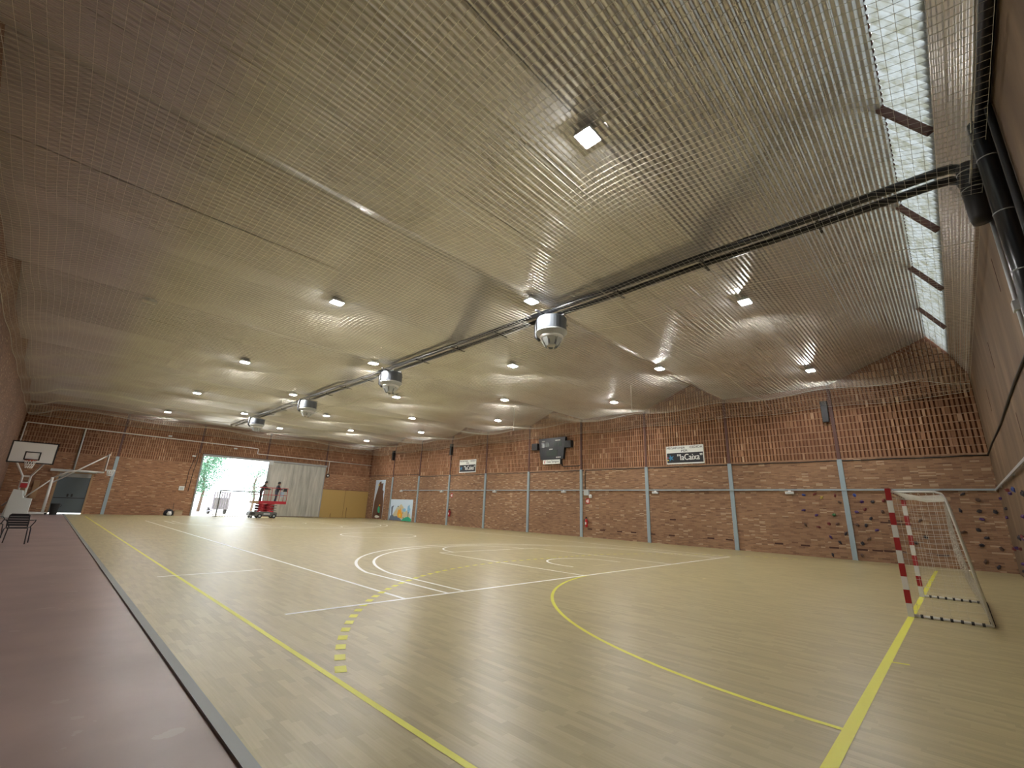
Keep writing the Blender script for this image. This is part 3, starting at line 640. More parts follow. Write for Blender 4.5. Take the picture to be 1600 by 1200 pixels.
mural('campfire_mural', 'square mural of an orange fire among hills and bushes', 35.35, 39.25, .05, 2.0, [
    ('hill', 'sand', [(.08, .05), (.95, .05), (.93, .3), (.78, .5), (.66, .38), (.62, .62), (.5, .78), (.4, .66), (.32, .6), (.2, .35)]),
    ('tree', 'mblue2', blob(.85, .55, .06, .2, 10, .3, 2)), ('lake', 'mblue2', blob(.66, .5, .08, .10, 10, .3, 8)), ('tree_trunk', 'slate', [(.10, .1), (.13, .1), (.14, .6), (.18, .7), (.1, .66), (.06, .62)]), ('tree_trunk', 'slate', [(.83, .1), (.86, .1), (.86, .42), (.83, .42)]),
    ('dark_bush', 'slate', [(.01, .0), (.6, .0), (.5, .1), (.35, .2), (.22, .18), (.15, .26), (.05, .2)]), ('green_bush', 'mgreen', [(.55, .0), (.99, .0), (.98, .12), (.86, .2), (.74, .17), (.64, .1)]),
    ('flame', 'orange', [(.40, .14), (.58, .12), (.6, .3), (.53, .44), (.49, .62), (.46, .5), (.4, .52), (.36, .3)]), ('flame_core', 'logoyellow', blob(.48, .24, .05, .09, 10, .2, 9)),
    ('stone', 'signblack', blob(.37, .66, .02, .025, 8, .2, 10)), ('stone', 'signblack', blob(.6, .36, .018, .02, 8, .2, 11)), ('stone', 'signblack', blob(.65, .14, .018, .02, 8, .2, 12))], 'mblue')

# ------------------------------------------------------------------ climbing holds
HC = {'dark red': (.16, .03, .03), 'purple': (.07, .03, .14), 'blue': (.04, .07, .28), 'green': (.05, .16, .06), 'yellow': (.42, .32, .08), 'black': (.025, .02, .03), 'brown': (.10, .055, .04)}
for k, v in HC.items(): M['hold_'+k] = mat('climbing_hold_'+k.replace(' ', '_'), v, .6)
HM = {}
def hold_mesh(ck, var):
    if (ck, var) not in HM:
        R_ = random.Random(var*17+3); bm = bmesh.new(); bmesh.ops.create_icosphere(bm, subdivisions=2, radius=1)
        for v in bm.verts:
            s_ = .86+R_.uniform(-.2, .2); v.co = Vector((v.co.x*.055*s_, v.co.y*(.085, .07, .10)[var]*s_, v.co.z*(.06, .085, .05)[var]*s_))
        me = bpy.data.meshes.new('climbing_hold'); bm.to_mesh(me); bm.free(); me.materials.append(M['hold_'+ck]); HM[(ck, var)] = me
    return HM[(ck, var)]
LONGH = [(4.11, 1.95, 'purple'), (3.65, 1.75, 'purple'), (3.0, 1.79, 'green'), (2.17, 2.62, 'blue'), (1.96, 2.35, 'purple'), (2.19, 1.94, 'purple'), (1.89, 2.05, 'dark red'), (1.6, 2.36, 'black'), (1.24, 2.4, 'dark red'), (1.33, 1.96, 'brown'), (1.75, 1.68, 'black'), (2.24, 1.41, 'brown'), (1.96, 1.41, 'black'), (1.63, 1.23, 'purple'), (3.23, 1.41, 'dark red'), (2.93, 1.41, 'brown'), (3.62, 1.25, 'dark red'), (2.94, .67, 'black'), (3.24, .86, 'purple'), (1.92, .88, 'brown'), (2.17, .68, 'black'), (2.72, 2.32, 'brown'), (2.86, 2.6, 'dark red'), (3.59, 2.66, 'dark red'), (3.36, 2.52, 'yellow'), (4.02, 2.62, 'blue'), (2.25, .2, 'brown'), (3.26, .14, 'black'), (2.69, 1.03, 'black'), (4.12, 1.33, 'brown'),
         (-1.47, 2.47, 'brown'), (-.94, 2.08, 'black'), (-1.44, 2.07, 'black'), (-1.84, 2.06, 'black'), (-1.45, 1.79, 'purple'), (-1.3, 1.41, 'black'), (-.87, 1.31, 'brown'), (-1.47, 1.15, 'black'), (-1.29, .88, 'black'), (-1.76, .8, 'brown'), (-1.28, .32, 'brown'), (-1.58, .17, 'black'), (-1.11, 2.68, 'black'), (.18, 1.06, 'black'), (.23, 1.68, 'brown'), (.49, .83, 'black')]
R_ = random.Random(5)
ENDH = [(11.6-.42*i-R_.uniform(0, .3), R_.choice((.35, .8, 1.3, 1.75, 2.2, 2.55))+R_.uniform(-.14, .14), R_.choice(('purple', 'green', 'dark red', 'black', 'blue', 'yellow', 'purple', 'black'))) for i in range(24)]
BANDS = [(2.3, 'top row'), (1.6, 'second row down'), (1.0, 'third row down'), (.5, 'fourth row down'), (-1, 'bottom row')]
def bandof(z): return next(n_ for lo, n_ in BANDS if z >= lo)
cnt = {}
for wall_, L_, in (('long wall', sorted(LONGH, key=lambda a: -a[0])), ('end wall', sorted(ENDH, key=lambda a: -a[0]))):
    for a, z, ck in L_:
        bd = bandof(z); key = (wall_, bd); cnt[key] = cnt.get(key, 0)+1
        o = bpy.data.objects.new('climbing_hold', hold_mesh(ck, random.randrange(3))); COL.objects.link(o)
        if wall_ == 'long wall': o.location = (XR-.025, a, z); o.rotation_euler = (random.uniform(0, 6), 0, 0)
        else: o.location = (a, YN+.025, z); o.rotation_euler = (0, random.uniform(0, 6), PI/2)
        tag(o, f'{ck} hold on the {wall_}, {ORD[cnt[key]-1]} from the left in the {bd}', 'climbing hold', f'climbing holds on the {wall_}')

# ------------------------------------------------------------------ far wall: doors, posts, pipes, boards
sdr = struct(MB().box(1.72, 7.0, YF-.16, YF-.10, .06, 4.82).build('door_1', 'slide'))
for i in range(12): MB().box(1.72+.44*i, 1.745+.44*i, YF-.172, YF-.158, .06, 4.82).build('panel_rib', 'slide', sdr)
MB().box(1.70, 1.80, YF-.19, YF-.09, .04, 4.84).build('edge_post', 'frameg', sdr); MB().box(6.94, 7.02, YF-.18, YF-.09, .04, 4.84).build('edge_post', 'frameg', sdr)
MB().box(-3.5, 7.1, YF-.22, YF-.02, 4.84, 5.0).build('top_track', 'frameg', sdr); MB().box(1.7, 2.05, YF-.24, YF-.05, 4.6, 4.95).build('roller_box', 'lightgrey', sdr)
MB().box(-3.5, -3.40, YF-.08, YF+.1, 0, 4.86).build('jamb', 'frameg', sdr)
d2 = struct(MB().box(-11.66, -10.802, YF+.06, YF+.11, .07, 2.52).build('door_2', 'doorgrey'))
MB().box(-10.802, -9.94, YF+.06, YF+.11, .07, 2.52).build('leaf', 'doorgrey', d2)
MB().box(-11.75, -11.64, YF, YF+.2, 0, 2.86).box(-9.96, -9.85, YF, YF+.2, 0, 2.86).box(-11.75, -9.85, YF, YF+.2, 2.78, 2.86).build('frame', 'tan', d2)
MB().box(-11.64, -9.96, YF+.03, YF+.12, 2.5, 2.78).build('transom', 'frameg', d2)
for x in (-10.92, -10.70): MB().box(x-.05, x+.05, YF+.0, YF+.06, 1.15, 1.35).build('handle', 'blackmatt', d2)
MB().box(-11.6, -10, YF+.045, YF+.062, 1.05, 1.1).build('push_bar', 'blackmatt', d2)
MB().box(-12.15, -9.72, YF-.1, YF, 2.86, 3.02).build('lintel', 'lightgrey', d2)
for i, x in enumerate((-8.83, -3.75, 1.5, 7.02)):
    t = thing('wall_column', ('far wall column beside the grey double door, blue-grey below and brown above', 'brown far wall column above the left jamb of the open door', 'brown far wall column above the sliding door edge', 'brown far wall column above the ochre board')[i], 'column', (x, YF, 0), 'columns on the far wall')
    if i == 0: MB().box(x-.1, x+.1, YF-.06, YF, 0, 4.2).build('lower_shaft', 'steelblue', t)
    MB().box(x-.06, x+.06, YF-.04, YF+.05, 4.2 if i == 0 else 5.02, 7.45).box(x-.09, x+.09, YF-.045, YF-.038, 7.3, 7.45).build('upper_shaft', 'brownp', t)
t = thing('gas_pipe', 'thin white pipe high on the far wall stepping down over the sliding door', 'pipe', (0, YF, 5))
MB().tube([(-14.0, YF-.1, 3.3), (-14.0, YF-.1, 5.98), (-13.95, YF-.1, 6.0), (.55, YF-.1, 5.92), (.6, YF-.1, 5.9), (.6, YF-.1, 5.47), (.65, YF-.1, 5.45), (11.9, YF-.1, 5.45)], .035, 8).build('main_run', 'white', t, smooth=True)
MB().tube([(-11.0, YF-.1, 5.98), (-11.0, YF-.1, 3.03)], .05, 8).build('branch', 'lightgrey', t, smooth=True); MB().tube([(7.3, YF-.1, 5.45), (7.3, YF-.1, 4.24)], .03, 8).build('branch', 'white', t, smooth=True)
t = thing('alarm_horn', 'round black alarm horn with white face beside the sliding door', 'alarm', (7.3, YF, 4))
MB().tube([(7.3, YF-.02, 4.03), (7.3, YF-.18, 4.03)], [.12, .19], 18).build('horn', 'blackmatt', t); MB().tube([(7.3, YF-.18, 4.03), (7.3, YF-.2, 4.03)], .08, 14).build('face', 'white', t)
for x0, x1, lb in ((7.05, 9.45, 'left ochre wall board beside the sliding door'), (9.47, 12.0, 'right ochre wall board in the far corner by the mountain mural')):
    t = thing('ochre_board', lb, 'wall board', (x0, YF, 0), 'ochre boards on the far wall'); MB().box(x0, x1-.02, YF-.05, YF-.005, .02, 2.7).build('panel', 'ochre', t); MB().box(x0, x1-.02, YF-.06, YF-.004, 2.7, 2.74).build('capping', 'brownp', t)
    MB().box(x0+(1.1 if x0 < 8 else .3), x0+(1.14 if x0 < 8 else .34), YF-.056, YF-.05, .02, .4 if x0 < 8 else 1.0).build('crack', 'slotbrown', t)
t = thing('switch_box', 'pale switch box on the far wall left of the open door', 'switch box', (-4.45, YF, 2.1)); MB().box(-4.62, -4.27, YF-.14, YF, 1.95, 2.28).build('case', 'signwhite', t); MB().box(-4.57, -4.32, YF-.15, YF-.138, 2.0, 2.2).build('lid', 'lightgrey', t)
wob([(-4.2, YF-.02, 2.2), (-4.2, YF-.02, 3.5), (-4.0, YF-.02, 4.6), (-3.9, YF-.02, 5.0)], .02, 'wall_cable', 'blackmatt', 'dark cable climbing the far wall from the pale switch box', 'cable')
wob([(-3.95, YF-.02, 1.9), (-3.9, YF-.02, 3.4), (-3.75, YF-.02, 4.9)], .02, 'wall_cable', 'blackmatt', 'dark cable on the far wall between switch box and door jamb', 'cable')
for x, z, lb in ((-4.1, 4.75, 'small white lamp on the far wall left of the open door'), (-6.0, 6.15, 'small white lamp above the gas pipe on the far wall'), (-1.2, 5.72, 'small white lamp under the gas pipe above the open door')):
    t = thing('wall_lamp', lb, 'lamp', (x, YF, z), 'small lamps on the far wall'); MB().box(x-.12, x+.12, YF-.1, YF-.02, z-.06, z+.05).build('case', 'white', t); MB().box(x-.1, x+.1, YF-.115, YF-.1, z-.045, z+.02).build('diffuser', 'lightgrey', t)
t = thing('tool_bag', 'dark blue and white bag on the floor by the far wall', 'bag', (-5.0, 43.4, 0)); MB().lathe((-5.0, 43.4, 0), [(.26, 0), (.32, .12), (.30, .32), (.16, .46)], 14).build('body', 'navy', t, smooth=True); MB().lathe((-4.98, 43.12, .02), [(.13, 0), (.17, .12), (.1, .3)], 12).build('white_pouch', 'white', t, smooth=True); MB().tube([(-5.12, 43.4, .42), (-5.05, 43.4, .58), (-4.9, 43.4, .42)], .015, 6).build('handle', 'navy', t)
t = thing('cardboard_box', 'small tan cardboard box beside the dark bag by the far wall', 'box', (-4.4, 43.4, 0)); MB().box(-4.66, -4.14, 43.2, 43.6, 0, .34).build('body', 'carton', t); MB().add([(-4.66, 43.2, .34), (-4.14, 43.2, .34), (-4.14, 43.02, .42), (-4.66, 43.02, .42), (-4.66, 43.2, .35), (-4.14, 43.2, .35), (-4.14, 43.02, .43), (-4.66, 43.02, .43)], [(0, 1, 2, 3), (4, 7, 6, 5), (0, 3, 7, 4), (1, 5, 6, 2), (3, 2, 6, 7)]).build('flap', 'carton', t)
t = thing('broom', 'upright dark broom handle between the bag and the cardboard box', 'broom', (-4.7, 43.72, 0)); MB().tube([(-4.70, 43.72, .1), (-4.70, 43.93, .95)], .014, 6).build('handle', 'blackmatt', t); MB().box(-4.85, -4.55, 43.67, 43.77, 0, .11).build('head', 'blackmatt', t)
t = thing('waste_bin', 'black round waste bin standing by the grey double door', 'bin', (-11.4, 42, 0))
MB().lathe((-11.4, 42, 0), [(.17, 0), (.18, .02), (.235, .66), (.245, .70), (.235, .70), (.17, .06)], 20).build('body', 'rubber', t, smooth=True); MB().tube([(-11.4+.245*math.cos(2*PI*k/20), 42+.245*math.sin(2*PI*k/20), .70) for k in range(20)], .014, 6, closed=True).build('rim', 'rubber', t)
MB().tube([(-11.15, 42, .66), (-11.08, 42, .6), (-11.16, 42, .5)], .012, 6).build('handle', 'rubber', t)

# ------------------------------------------------------------------ basketball stands
def hoop_net(parent, cx, cy, cz, r=.225, n=12):
    b = MB()
    for k in range(n):
        for s_ in (-1, 1): b.tube([(cx+r*(1-.4*q)*math.cos(2*PI*(k+s_*q*1.5)/n), cy+r*(1-.4*q)*math.sin(2*PI*(k+s_*q*1.5)/n), cz-.42*q) for q in (0, .33, .66, 1)], .012, 4, cap=False)
    o = b.build('hoop_net', 'white', parent)
    return o
t = thing('basketball_stand', 'portable basketball stand with white backboard facing the camera', 'basketball stand', (-13, 36.2, 0))
bd = MB().box(-13.88, -12.08, 35, 35.05, 2.9, 4.07).build('backboard', 'white', t)
def frame_(parent, x0, x1, y, z0, z1, w, m):
    MB().box(x0, x1, y-.012, y, z0, z0+w).box(x0, x1, y-.012, y, z1-w, z1).box(x0, x0+w, y-.012, y, z0, z1).box(x1-w, x1, y-.012, y, z0, z1).build('border', m, parent)
frame_(bd, -13.88, -12.08, 34.999, 2.9, 4.07, .06, 'blackmatt'); frame_(bd, -13.29, -12.67, 34.997, 3.08, 3.53, .055, 'blackmatt')
rm = MB().tube([(-12.98+.225*math.cos(2*PI*k/24), 34.62+.225*math.sin(2*PI*k/24), 3.05) for k in range(24)], .02, 8, closed=True).box(-13.08, -12.88, 34.84, 34.98, 3.0, 3.09).build('rim', 'rim', t, smooth=False)
hoop_net(rm, -12.98, 34.62, 3.05)
for sx in (-1, 1): MB().tube([(-12.98+sx*.6, 35.06, 3.05), (-12.98+sx*.55, 35.5, 3.0), (-12.98+sx*.16, 36.4, 2.25), (-12.98+sx*.14, 36.9, 1.2)], .05, 8).build('arm', 'white', t, smooth=True)
MB().tube([(-13.1, 36.4, 2.25), (-12.86, 36.4, 2.25)], .05, 8).build('crosspiece', 'white', t); MB().tube([(-13.1, 36.5, 1.9), (-12.86, 36.5, 1.9)], .035, 8).build('crosspiece', 'white', t)
MB().box(-13.12, -12.84, 36.42, 36.5, 1.62, 1.86).build('red_plate', 'goalred', t)
MB().tube([(-13.0, 36.9, 1.3), (-13.6, 38.2, .6)], .05, 8).build('rear_brace', 'white', t)
pb = [(-13.45, 0), (-12.5, 0), (-12.5, 1.0), (-12.85, 1.05), (-12.95, 1.45), (-13.3, 1.5)]
MB().prism([(p, q) for p, q in pb], lambda u, v, d: (u, d, v+.02), 36.1, 38.3).build('padded_base', 'pad', t)
MB().box(-13.35, -12.6, 36.05, 36.1, .1, .95).build('front_pad', 'pad', t)
for x in (-13.3, -12.65): MB().tube([(x-.05, 36.3, .07), (x+.05, 36.3, .07)], .07, 12).build('wheel', 'rubber', t)
t = thing('basketball_stand', 'white side-on basketball stand with long arms beside the grey double door', 'basketball stand', (-11.9, 42.2, 0))
Y2 = 42.3
MB().tube([(-11.9, Y2, .05), (-11.93, Y2, 2.4)], .08, 10).build('pole', 'white', t, smooth=True)
for dy in (-.25, .25):
    MB().tube([(-11.93, Y2, 2.0), (-9.45, Y2+dy, 4.12)], .045, 8).build('arm', 'white', t, smooth=True)
    MB().tube([(-11.93, Y2, 2.35), (-11.3, Y2+dy*.6, 2.78), (-10.8, Y2+dy*.8, 2.92), (-9.45, Y2+dy, 2.9)], .045, 8).build('arm', 'white', t, smooth=True)
MB().tube([(-12.95, Y2+.1, 1.0), (-11.95, Y2, 2.25)], .04, 8).build('brace', 'white', t, smooth=True)
bd = MB().box(-9.46, -9.42, Y2-.6, Y2+.6, 3.0, 4.2).build('backboard', 'white', t)
MB().box(-9.42, -9.412, Y2-.6, Y2+.6, 3.0, 3.05).build('border', 'blackmatt', bd); MB().box(-9.42, -9.412, Y2-.6, Y2+.6, 4.15, 4.2).build('border', 'blackmatt', bd)
rm = MB().tube([(-9.12+.225*math.cos(2*PI*k/24), Y2+.225*math.sin(2*PI*k/24), 3.1) for k in range(24)], .018, 8, closed=True).box(-9.42, -9.33, Y2-.1, Y2+.1, 3.05, 3.12).build('rim', 'white', t)
hoop_net(rm, -9.12, Y2, 3.1)
MB().box(-13.2, -11.7, Y2-.4, Y2+.4, .03, .14).build('base_frame', 'white', t); MB().box(-13.15, -12.6, Y2-.35, Y2+.35, .14, .95).build('counterweight', 'pad', t)
for x in (-13.0, -11.75): MB().tube([(x, Y2-.42, .06), (x, Y2-.3, .06)], .06, 12).build('wheel', 'rubber', t)
tag(MB().box(-12.75, -12.45, 43.9, 43.99, .95, 2.1).box(-12.72, -12.48, 43.88, 43.9, 1.0, 2.05).build('wooden_panel', 'tan'), 'narrow upright tan board on the far wall behind the side-on basketball stand', 'board')

# ------------------------------------------------------------------ chairs
def chair(label):
    t = thing('metal_armchair', label, 'chair', (0, 0, 0), 'dark metal armchairs on the red floor'); r = .014
    for sx in (-1, 1):
        MB().tube([(sx*.21, -.2, .45), (sx*.235, -.25, .42), (sx*.27, -.30, 0)], r, 8).build('leg', 'chair', t, smooth=True)
        MB().tube([(sx*.21, .2, .45), (sx*.235, .24, .42), (sx*.26, .28, 0)], r, 8).build('leg', 'chair', t, smooth=True)
        MB().tube([(sx*.22, -.24, .66), (sx*.30, -.18, .66), (sx*.31, .12, .66), (sx*.29, .2, .60), (sx*.22, .2, .45)], r, 8).build('armrest', 'chair', t, smooth=True)
    bk = MB().tube([(-.21, -.19, .44), (-.215, -.235, .6), (-.20, -.27, .80), (-.17, -.275, .83), (.17, -.275, .83), (.20, -.27, .80), (.215, -.235, .6), (.21, -.19, .44)], r, 8).build('back_frame', 'chair', t, smooth=True)
    for k in range(5):
        z = .50+.066*k; y = -.215-.16*(z-.5)
        MB().box(-.205, .205, y-.006, y+.006, z, z+.054).build('back_slat', 'chair', t)
    for k in range(6): MB().box(-.215, .215, -.2+.07*k, -.2+.07*k+.058, .44, .455).build('seat_slat', 'chair', t)
    MB().tube([(-.21, -.2, .435), (.21, -.2, .435), (.21, .22, .435), (-.21, .22, .435)], .012, 6, closed=True).build('seat_frame', 'chair', t)
    return t
c1 = chair('dark slatted metal armchair on the red floor, seen whole from behind'); bpy.context.view_layer.update()
c2 = copy_tree(c1); c1.location = (-12.37, 18.98, -.012); c1.rotation_euler = (0, 0, -.12); c2.location = (-13.1, 21.3, -.012); c2.rotation_euler = (0, 0, -.9)
c2['label'] = 'dark slatted metal armchair half cut off at the left edge of the picture'

# ------------------------------------------------------------------ scissor lift
YL = 41.0
t = thing('scissor_lift', 'red scissor lift with grey base carrying two workers before the open door', 'lift', (1.1, YL, 0))
ch = MB().prism([(-.05, .16), (2.05, .16), (2.05, .42), (1.95, .48), (.5, .48), (.45, .50), (.0, .50), (-.08, .42), (-.08, .22)], lambda u, v, d: (u, d, v), YL-.38, YL+.38).build('chassis', 'liftgrey', t)
MB().box(.05, .35, YL-.39, YL-.38, .26, .4).build('vent_grille', 'rubber', ch); MB().box(1.0, 1.5, YL-.395, YL-.38, .28, .38).build('decal', 'lightgrey', ch)
for x in (.72, 1.82):
    for y in (YL-.36, YL+.36):
        w_ = MB().tube([(x, y-.07, .17), (x, y+.07, .17)], .17, 18).build('wheel', 'rubber', t); MB().tube([(x, y-.075, .17), (x, y+.075, .17)], .08, 12).build('hub', 'grey', w_)
for y in (YL-.3, YL+.3): MB().tube([(.12, y-.04, .08), (.12, y+.04, .08)], .08, 12).build('caster', 'rubber', t)
for k in range(3):
    z0, z1 = .52+.21*k, .52+.21*(k+1)
    for y in (YL-.3, YL+.3):
        for (xa, za, xb, zb) in ((.45, z0, 1.75, z1), (.45, z1, 1.75, z0)):
            MB().add([(xa, y-.03, za-.05), (xb, y-.03, zb-.05), (xb, y-.03, zb+.05), (xa, y-.03, za+.05), (xa, y+.03, za-.05), (xb, y+.03, zb-.05), (xb, y+.03, zb+.05), (xa, y+.03, za+.05)], [(0, 1, 2, 3), (7, 6, 5, 4), (0, 4, 5, 1), (1, 5, 6, 2), (2, 6, 7, 3), (3, 7, 4, 0)]).build('scissor_arm', 'liftred', t)
        MB().box(.32, .5, y-.05, y+.05, z0+.06, z0+.11).build('pivot_plate', 'liftgrey', t); MB().box(1.7, 1.95, y-.05, y+.05, z0+.06, z0+.11).build('pivot_plate', 'liftgrey', t)
MB().box(.9, 1.3, YL-.2, YL+.2, .5, 1.1).build('hydraulic_block', 'liftred', t)
MB().box(.0, 2.62, YL-.4, YL+.4, 1.16, 1.22).build('deck', 'liftgrey', t)
MB().box(.45, 2.62, YL-.42, YL-.39, 1.15, 1.38).build('toe_board', 'liftred', t); MB().box(.45, 2.62, YL+.39, YL+.42, 1.15, 1.38).build('toe_board', 'liftred', t)
MB().box(.0, .45, YL-.42, YL-.39, 1.16, 1.36).box(-.02, 0, YL-.42, YL+.42, 1.16, 1.36).build('extension_board', 'tan', t)
for x in (.05, .7, 1.35, 2.0, 2.6):
    for y in (YL-.4, YL+.4): MB().tube([(x, y, 1.2), (x, y, 2.47)], .02, 8).build('rail_post', 'grey' if x < .5 else 'liftred', t, smooth=True)
for z in (2.47, 1.88):
    for y in (YL-.4, YL+.4): MB().tube([(.05, y, z), (2.6, y, z)], .02, 8).build('guard_rail', 'liftred', t, smooth=True)
    for x in (.05, 2.6): MB().tube([(x, YL-.4, z), (x, YL+.4, z)], .02, 8).build('guard_rail', 'liftred', t, smooth=True)
MB().box(2.35, 2.58, YL-.33, YL-.05, 2.2, 2.48).build('control_box', 'rubber', t)
tag(MB().lathe((2.28, YL-.12, 1.75), [(.13, 0), (.17, .42), (.18, .42)], 16).tube([(2.12, YL-.12, 2.15), (2.28, YL-.12, 2.4), (2.44, YL-.12, 2.15)], .01, 6).build('bucket', 'bucket'), 'pale blue bucket hanging inside the lift railing', 'bucket')

# ------------------------------------------------------------------ people
def person(label, base, joints, edges, mats, hairpos, hand_dirs):
    """joints: name -> ((x,y,z), radius); one skinned continuous body"""
    J = dict(joints); E_ = list(edges)
    for hname, dv in hand_dirs.items():
        c, _ = J[hname]; d = Vector(dv).normalized(); sd_ = d.cross(Vector((0, 0, 1))).normalized(); c = Vector(c)
        palm = c+d*.07; J[hname+'_palm'] = (tuple(palm), .028); E_.append((hname, hname+'_palm'))
        for k, (off, ln) in enumerate(((-.03, .062), (-.01, .075), (.01, .07), (.03, .055))):
            a_ = palm+sd_*off+d*.03; b_ = a_+d*ln*.6-Vector((0, 0, .015)); e_ = b_+d*ln*.4-Vector((0, 0, .03))
            for q, pt in enumerate((a_, b_, e_)): J[f'{hname}_f{k}{q}'] = (tuple(pt), (.011, .009, .008)[q])
            E_ += [(hname+'_palm', f'{hname}_f{k}0'), (f'{hname}_f{k}0', f'{hname}_f{k}1'), (f'{hname}_f{k}1', f'{hname}_f{k}2')]
        th = c+d*.04-sd_*.04; t2 = th+d*.035-sd_*.01-Vector((0, 0, .02)); J[hname+'_t0'] = (tuple(th), .012); J[hname+'_t1'] = (tuple(t2), .010); E_ += [(hname, hname+'_t0'), (hname+'_t0', hname+'_t1')]
    names = list(J); idx = {n_: i for i, n_ in enumerate(names)}
    me = bpy.data.meshes.new('person'); me.from_pydata([J[n_][0] for n_ in names], [(idx[a_], idx[b_]) for a_, b_ in E_], [])
    ob = bpy.data.objects.new('person', me); COL.objects.link(ob)
    md = ob.modifiers.new('skin', 'SKIN'); md.use_smooth_shade = True
    sv = me.skin_vertices[0].data
    for n_, i in idx.items(): r = J[n_][1]; r = tuple(q*1.32 for q in r) if isinstance(r, tuple) else (r*(1.25 if r > .03 else 1.1),)*2; sv[i].radius = r; sv[i].use_root = (n_ == 'pelvis')
    ob.modifiers.new('sub', 'SUBSURF').levels = 2
    bpy.context.view_layer.update()
    me2 = bpy.data.meshes.new_from_object(ob.evaluated_get(bpy.context.evaluated_depsgraph_get()))
    bpy.data.objects.remove(ob)
    ob = bpy.data.objects.new('person', me2); COL.objects.link(ob); me2.name = 'person'
    me2.materials.clear()
    for k in mats['order']: me2.materials.append(M[k])
    for p in me2.polygons: p.material_index = mats['fn'](p.center); p.use_smooth = True
    ob.location = base; ORG[ob.as_pointer()] = tuple(base)
    tag(ob, label, 'person', 'workers on the scissor lift')
    hp = Vector(hairpos); b = MB(); n = 14; rings = []
    prof = [(.0, .15), (.06, .142), (.10, .10), (.122, .035), (.118, -.035)]
    for r, z in prof:
        for k in range(n):
            a_ = 2*PI*k/n; zz = z-(.05 if (z < .04 and math.cos(a_) < .2) else 0)
            b.v.append(tuple(Vector(base)+hp+Vector((r*1.05*math.cos(a_)-.012, r*.88*math.sin(a_), zz))))
    for i in range(len(prof)-1):
        for k in range(n): b.f.append((i*n+k, i*n+(k+1) % n, (i+1)*n+(k+1) % n, (i+1)*n+k))
    b.build('hair', 'hair', ob, smooth=True)
    for sy in (-.035, .035):
        c = Vector(base)+hp+Vector((.098, sy, -.01)); MB().lathe(tuple(c-Vector((0, 0, .012))), [(.004, 0), (.012, .006), (.012, .018), (.004, .024)], 8).build('eye', 'rubber', ob, smooth=True)
    c = Vector(base)+hp+Vector((.098, 0, -.085)); MB().box(c.x-.012, c.x+.006, c.y-.024, c.y+.024, c.z-.005, c.z+.005).build('mouth', 'extred', ob)
    return ob
def body(lean, headx, arms, stance):
    """facing +x; lean = forward shift of the shoulders"""
    J = {'pelvis': ((0, 0, .94), (.15, .11)), 'waist': ((lean*.35, 0, 1.10), (.145, .105)), 'chest': ((lean*.8, 0, 1.32), (.17, .12)), 'neckb': ((lean, 0, 1.46), (.085, .075)), 'neck': ((lean+.02+headx*.3, 0, 1.53), .055),
         'chin': ((lean+.03+headx*.7, 0, 1.59), (.075, .072)), 'head': ((lean+.02+headx, 0, 1.68), (.095, .082)), 'crown': ((lean+.01+headx, 0, 1.75), (.07, .062)), 'nose': ((lean+.125+headx, 0, 1.635), .014)}
    E_ = [('pelvis', 'waist'), ('waist', 'chest'), ('chest', 'neckb'), ('neckb', 'neck'), ('neck', 'chin'), ('chin', 'head'), ('head', 'crown'), ('head', 'nose')]
    for s_, nm_ in ((-1, 'l'), (1, 'r')):
        J['ear'+nm_] = ((lean+.005+headx, s_*.09, 1.65), .016); E_.append(('head', 'ear'+nm_))
        st_ = stance[nm_]
        J['hip'+nm_] = ((0, s_*.09, .88), .095); J['knee'+nm_] = ((st_[0]*.5+.03, s_*.11, .48), .062); J['ankle'+nm_] = ((st_[0], s_*.12, .09), .045); J['toe'+nm_] = ((st_[0]+.17, s_*.13, .045), .04)
        E_ += [('pelvis', 'hip'+nm_), ('hip'+nm_, 'knee'+nm_), ('knee'+nm_, 'ankle'+nm_), ('ankle'+nm_, 'toe'+nm_)]
        el, wr_ = arms[nm_]
        J['sh'+nm_] = ((lean, s_*.18, 1.40), .066); J['el'+nm_] = (el, .048); J['wr'+nm_] = (wr_, .032)
        E_ += [('chest', 'sh'+nm_), ('sh'+nm_, 'el'+nm_), ('el'+nm_, 'wr'+nm_)]
    return J, E_
def matfn(wr_list):
    def fn(c):
        for w_ in wr_list:
            if (c-Vector(w_)).length < .16 and c.x > w_[0]-.005: return 3
        if c.z > 1.50: return 3
        if c.z > .96: return 0
        if c.z > .12: return 1
        return 2
    return fn
A1 = {'l': ((.36, -.24, 1.16), (.62, -.28, 1.10)), 'r': ((.33, .24, 1.15), (.55, .30, 1.10))}
J, E_ = body(.20, .06, A1, {'l': (-.10, 0), 'r': (.12, 0)})
person('worker in grey-brown clothes leaning forward with hands on the lift railing', (.60, YL-.05, 1.22), J, E_, {'order': ['jacket', 'trouser', 'shoe', 'skin'], 'fn': matfn([A1['l'][1], A1['r'][1]])}, (.28, 0, 1.665), {'wrl': (.9, -.1, -.25), 'wrr': (.9, .2, -.2)})
A2 = {'l': ((.16, -.25, 1.13), (.38, -.20, 1.16)), 'r': ((.14, .25, 1.12), (.36, .18, 1.16))}
J, E_ = body(.06, .05, A2, {'l': (-.12, 0), 'r': (.05, 0)})
person('worker in black top standing at the lift control box', (1.83, YL-.05, 1.22), J, E_, {'order': ['navy', 'trouser2', 'shoe', 'skin'], 'fn': matfn([A2['l'][1], A2['r'][1]])}, (.12, 0, 1.665), {'wrl': (1, .1, -.1), 'wrr': (1, -.1, -.1)})

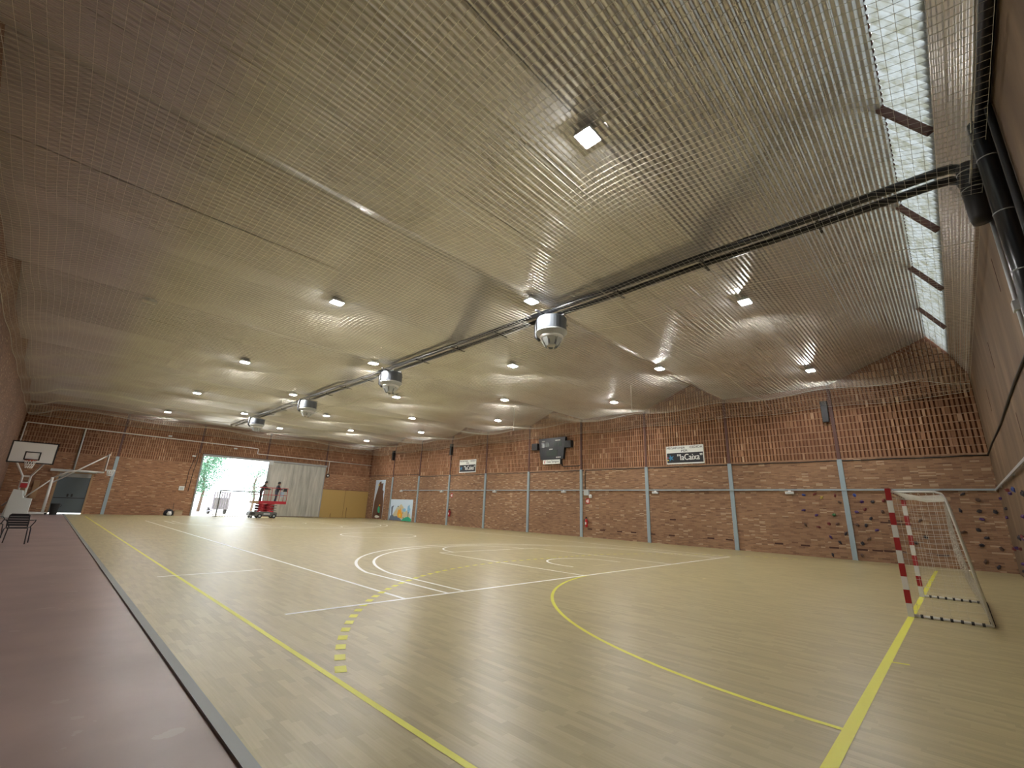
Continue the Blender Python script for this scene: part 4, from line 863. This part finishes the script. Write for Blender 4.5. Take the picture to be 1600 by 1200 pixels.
# ------------------------------------------------------------------ outside the door
yard = struct(MB().box(-60, 60, YF+.3, 130, -.25, -.02).build('ground', 'ground'))
struct(MB().box(-3.42, 1.95, YF, YF+.3, -.25, -.005).build('trim_1', 'ground')); struct(MB().box(-11.75, -9.85, YF, YF+.3, -.25, -.005).build('trim_2', 'ground'))
def tree(x, y, h, cr, label, n, seed):
    R_ = random.Random(seed); t = thing('tree', label, 'tree', (x, y, 0), 'trees beyond the open door')
    b = MB().tube([(x, y, -.02), (x+.1, y, h*.3), (x-.15, y+.1, h*.6), (x+.1, y, h*.9)], [.16, .13, .09, .03], 8)
    for k in range(6):
        a = k*1.1; z = h*(.35+.08*k); b.tube([(x, y, z), (x+cr*.7*math.cos(a), y+cr*.7*math.sin(a), z+cr*.4)], [.06, .02], 6)
    b.build('trunk', 'bark', t, smooth=True)
    b = MB(); cl = [(x+R_.gauss(0, cr*.5), y+R_.gauss(0, cr*.5), h*R_.uniform(.33, 1.05)) for _ in range(40)]
    for i in range(n):
        c = R_.choice(cl); p = Vector((c[0]+R_.gauss(0, cr*.3), c[1]+R_.gauss(0, cr*.3), c[2]+R_.gauss(0, cr*.24))); s_ = R_.uniform(.07, .14)
        u_ = Vector((R_.uniform(-1, 1), R_.uniform(-1, 1), R_.uniform(-1, 1))).normalized(); v_ = u_.orthogonal().normalized()
        b.add([p-u_*s_, p+v_*s_*.5, p+u_*s_, p-v_*s_*.5], [(0, 1, 2, 3)])
    o = b.build('foliage', 'leaf', t, fix=False); o['kind'] = 'stuff'
tree(-.35, 57, 6.8, 1.8, 'leafy green tree outside at the left side of the open door', 6500, 1)
tree(5.6, 60, 5.4, 1.0, 'slender green tree outside beside the sliding door edge', 1100, 2)
tree(-3.2, 66, 8.0, 2.6, 'large green tree farther out beyond the left door jamb', 4000, 3)
t = thing('utility_trailer', 'pale violet-grey slatted trailer parked outside the open door', 'trailer', (-.4, 48.5, 0)); xa, ya = -1.05, 48.5
MB().box(xa, xa+1.35, ya, ya+2.4, .45, .55).build('bed', 'trailer', t)
for k in range(7): MB().box(xa+.2*k, xa+.2*k+.1, ya-.03, ya+.0, .55, 2.0).build('front_slat', 'trailer', t)
for z in (.7, 1.3, 1.95): MB().box(xa, xa+1.35, ya+.0, ya+.04, z, z+.08).build('cross_rail', 'trailer', t)
for x in (xa, xa+1.3): MB().box(x, x+.05, ya, ya+2.4, .55, 1.95).build('side_panel', 'trailer', t)
for x in (xa-.05, xa+1.3): MB().tube([(x-.05, ya+.9, .3), (x+.12, ya+.9, .3)], .3, 18).build('wheel', 'rubber', t)
MB().box(xa+.1, xa+1.25, ya+.06, ya+1.2, .55, 1.5).build('load', 'lightgrey', t); MB().tube([(xa+.6, ya, .5), (xa-.5, ya-1.0, .3)], .05, 8).build('drawbar', 'trailer', t)
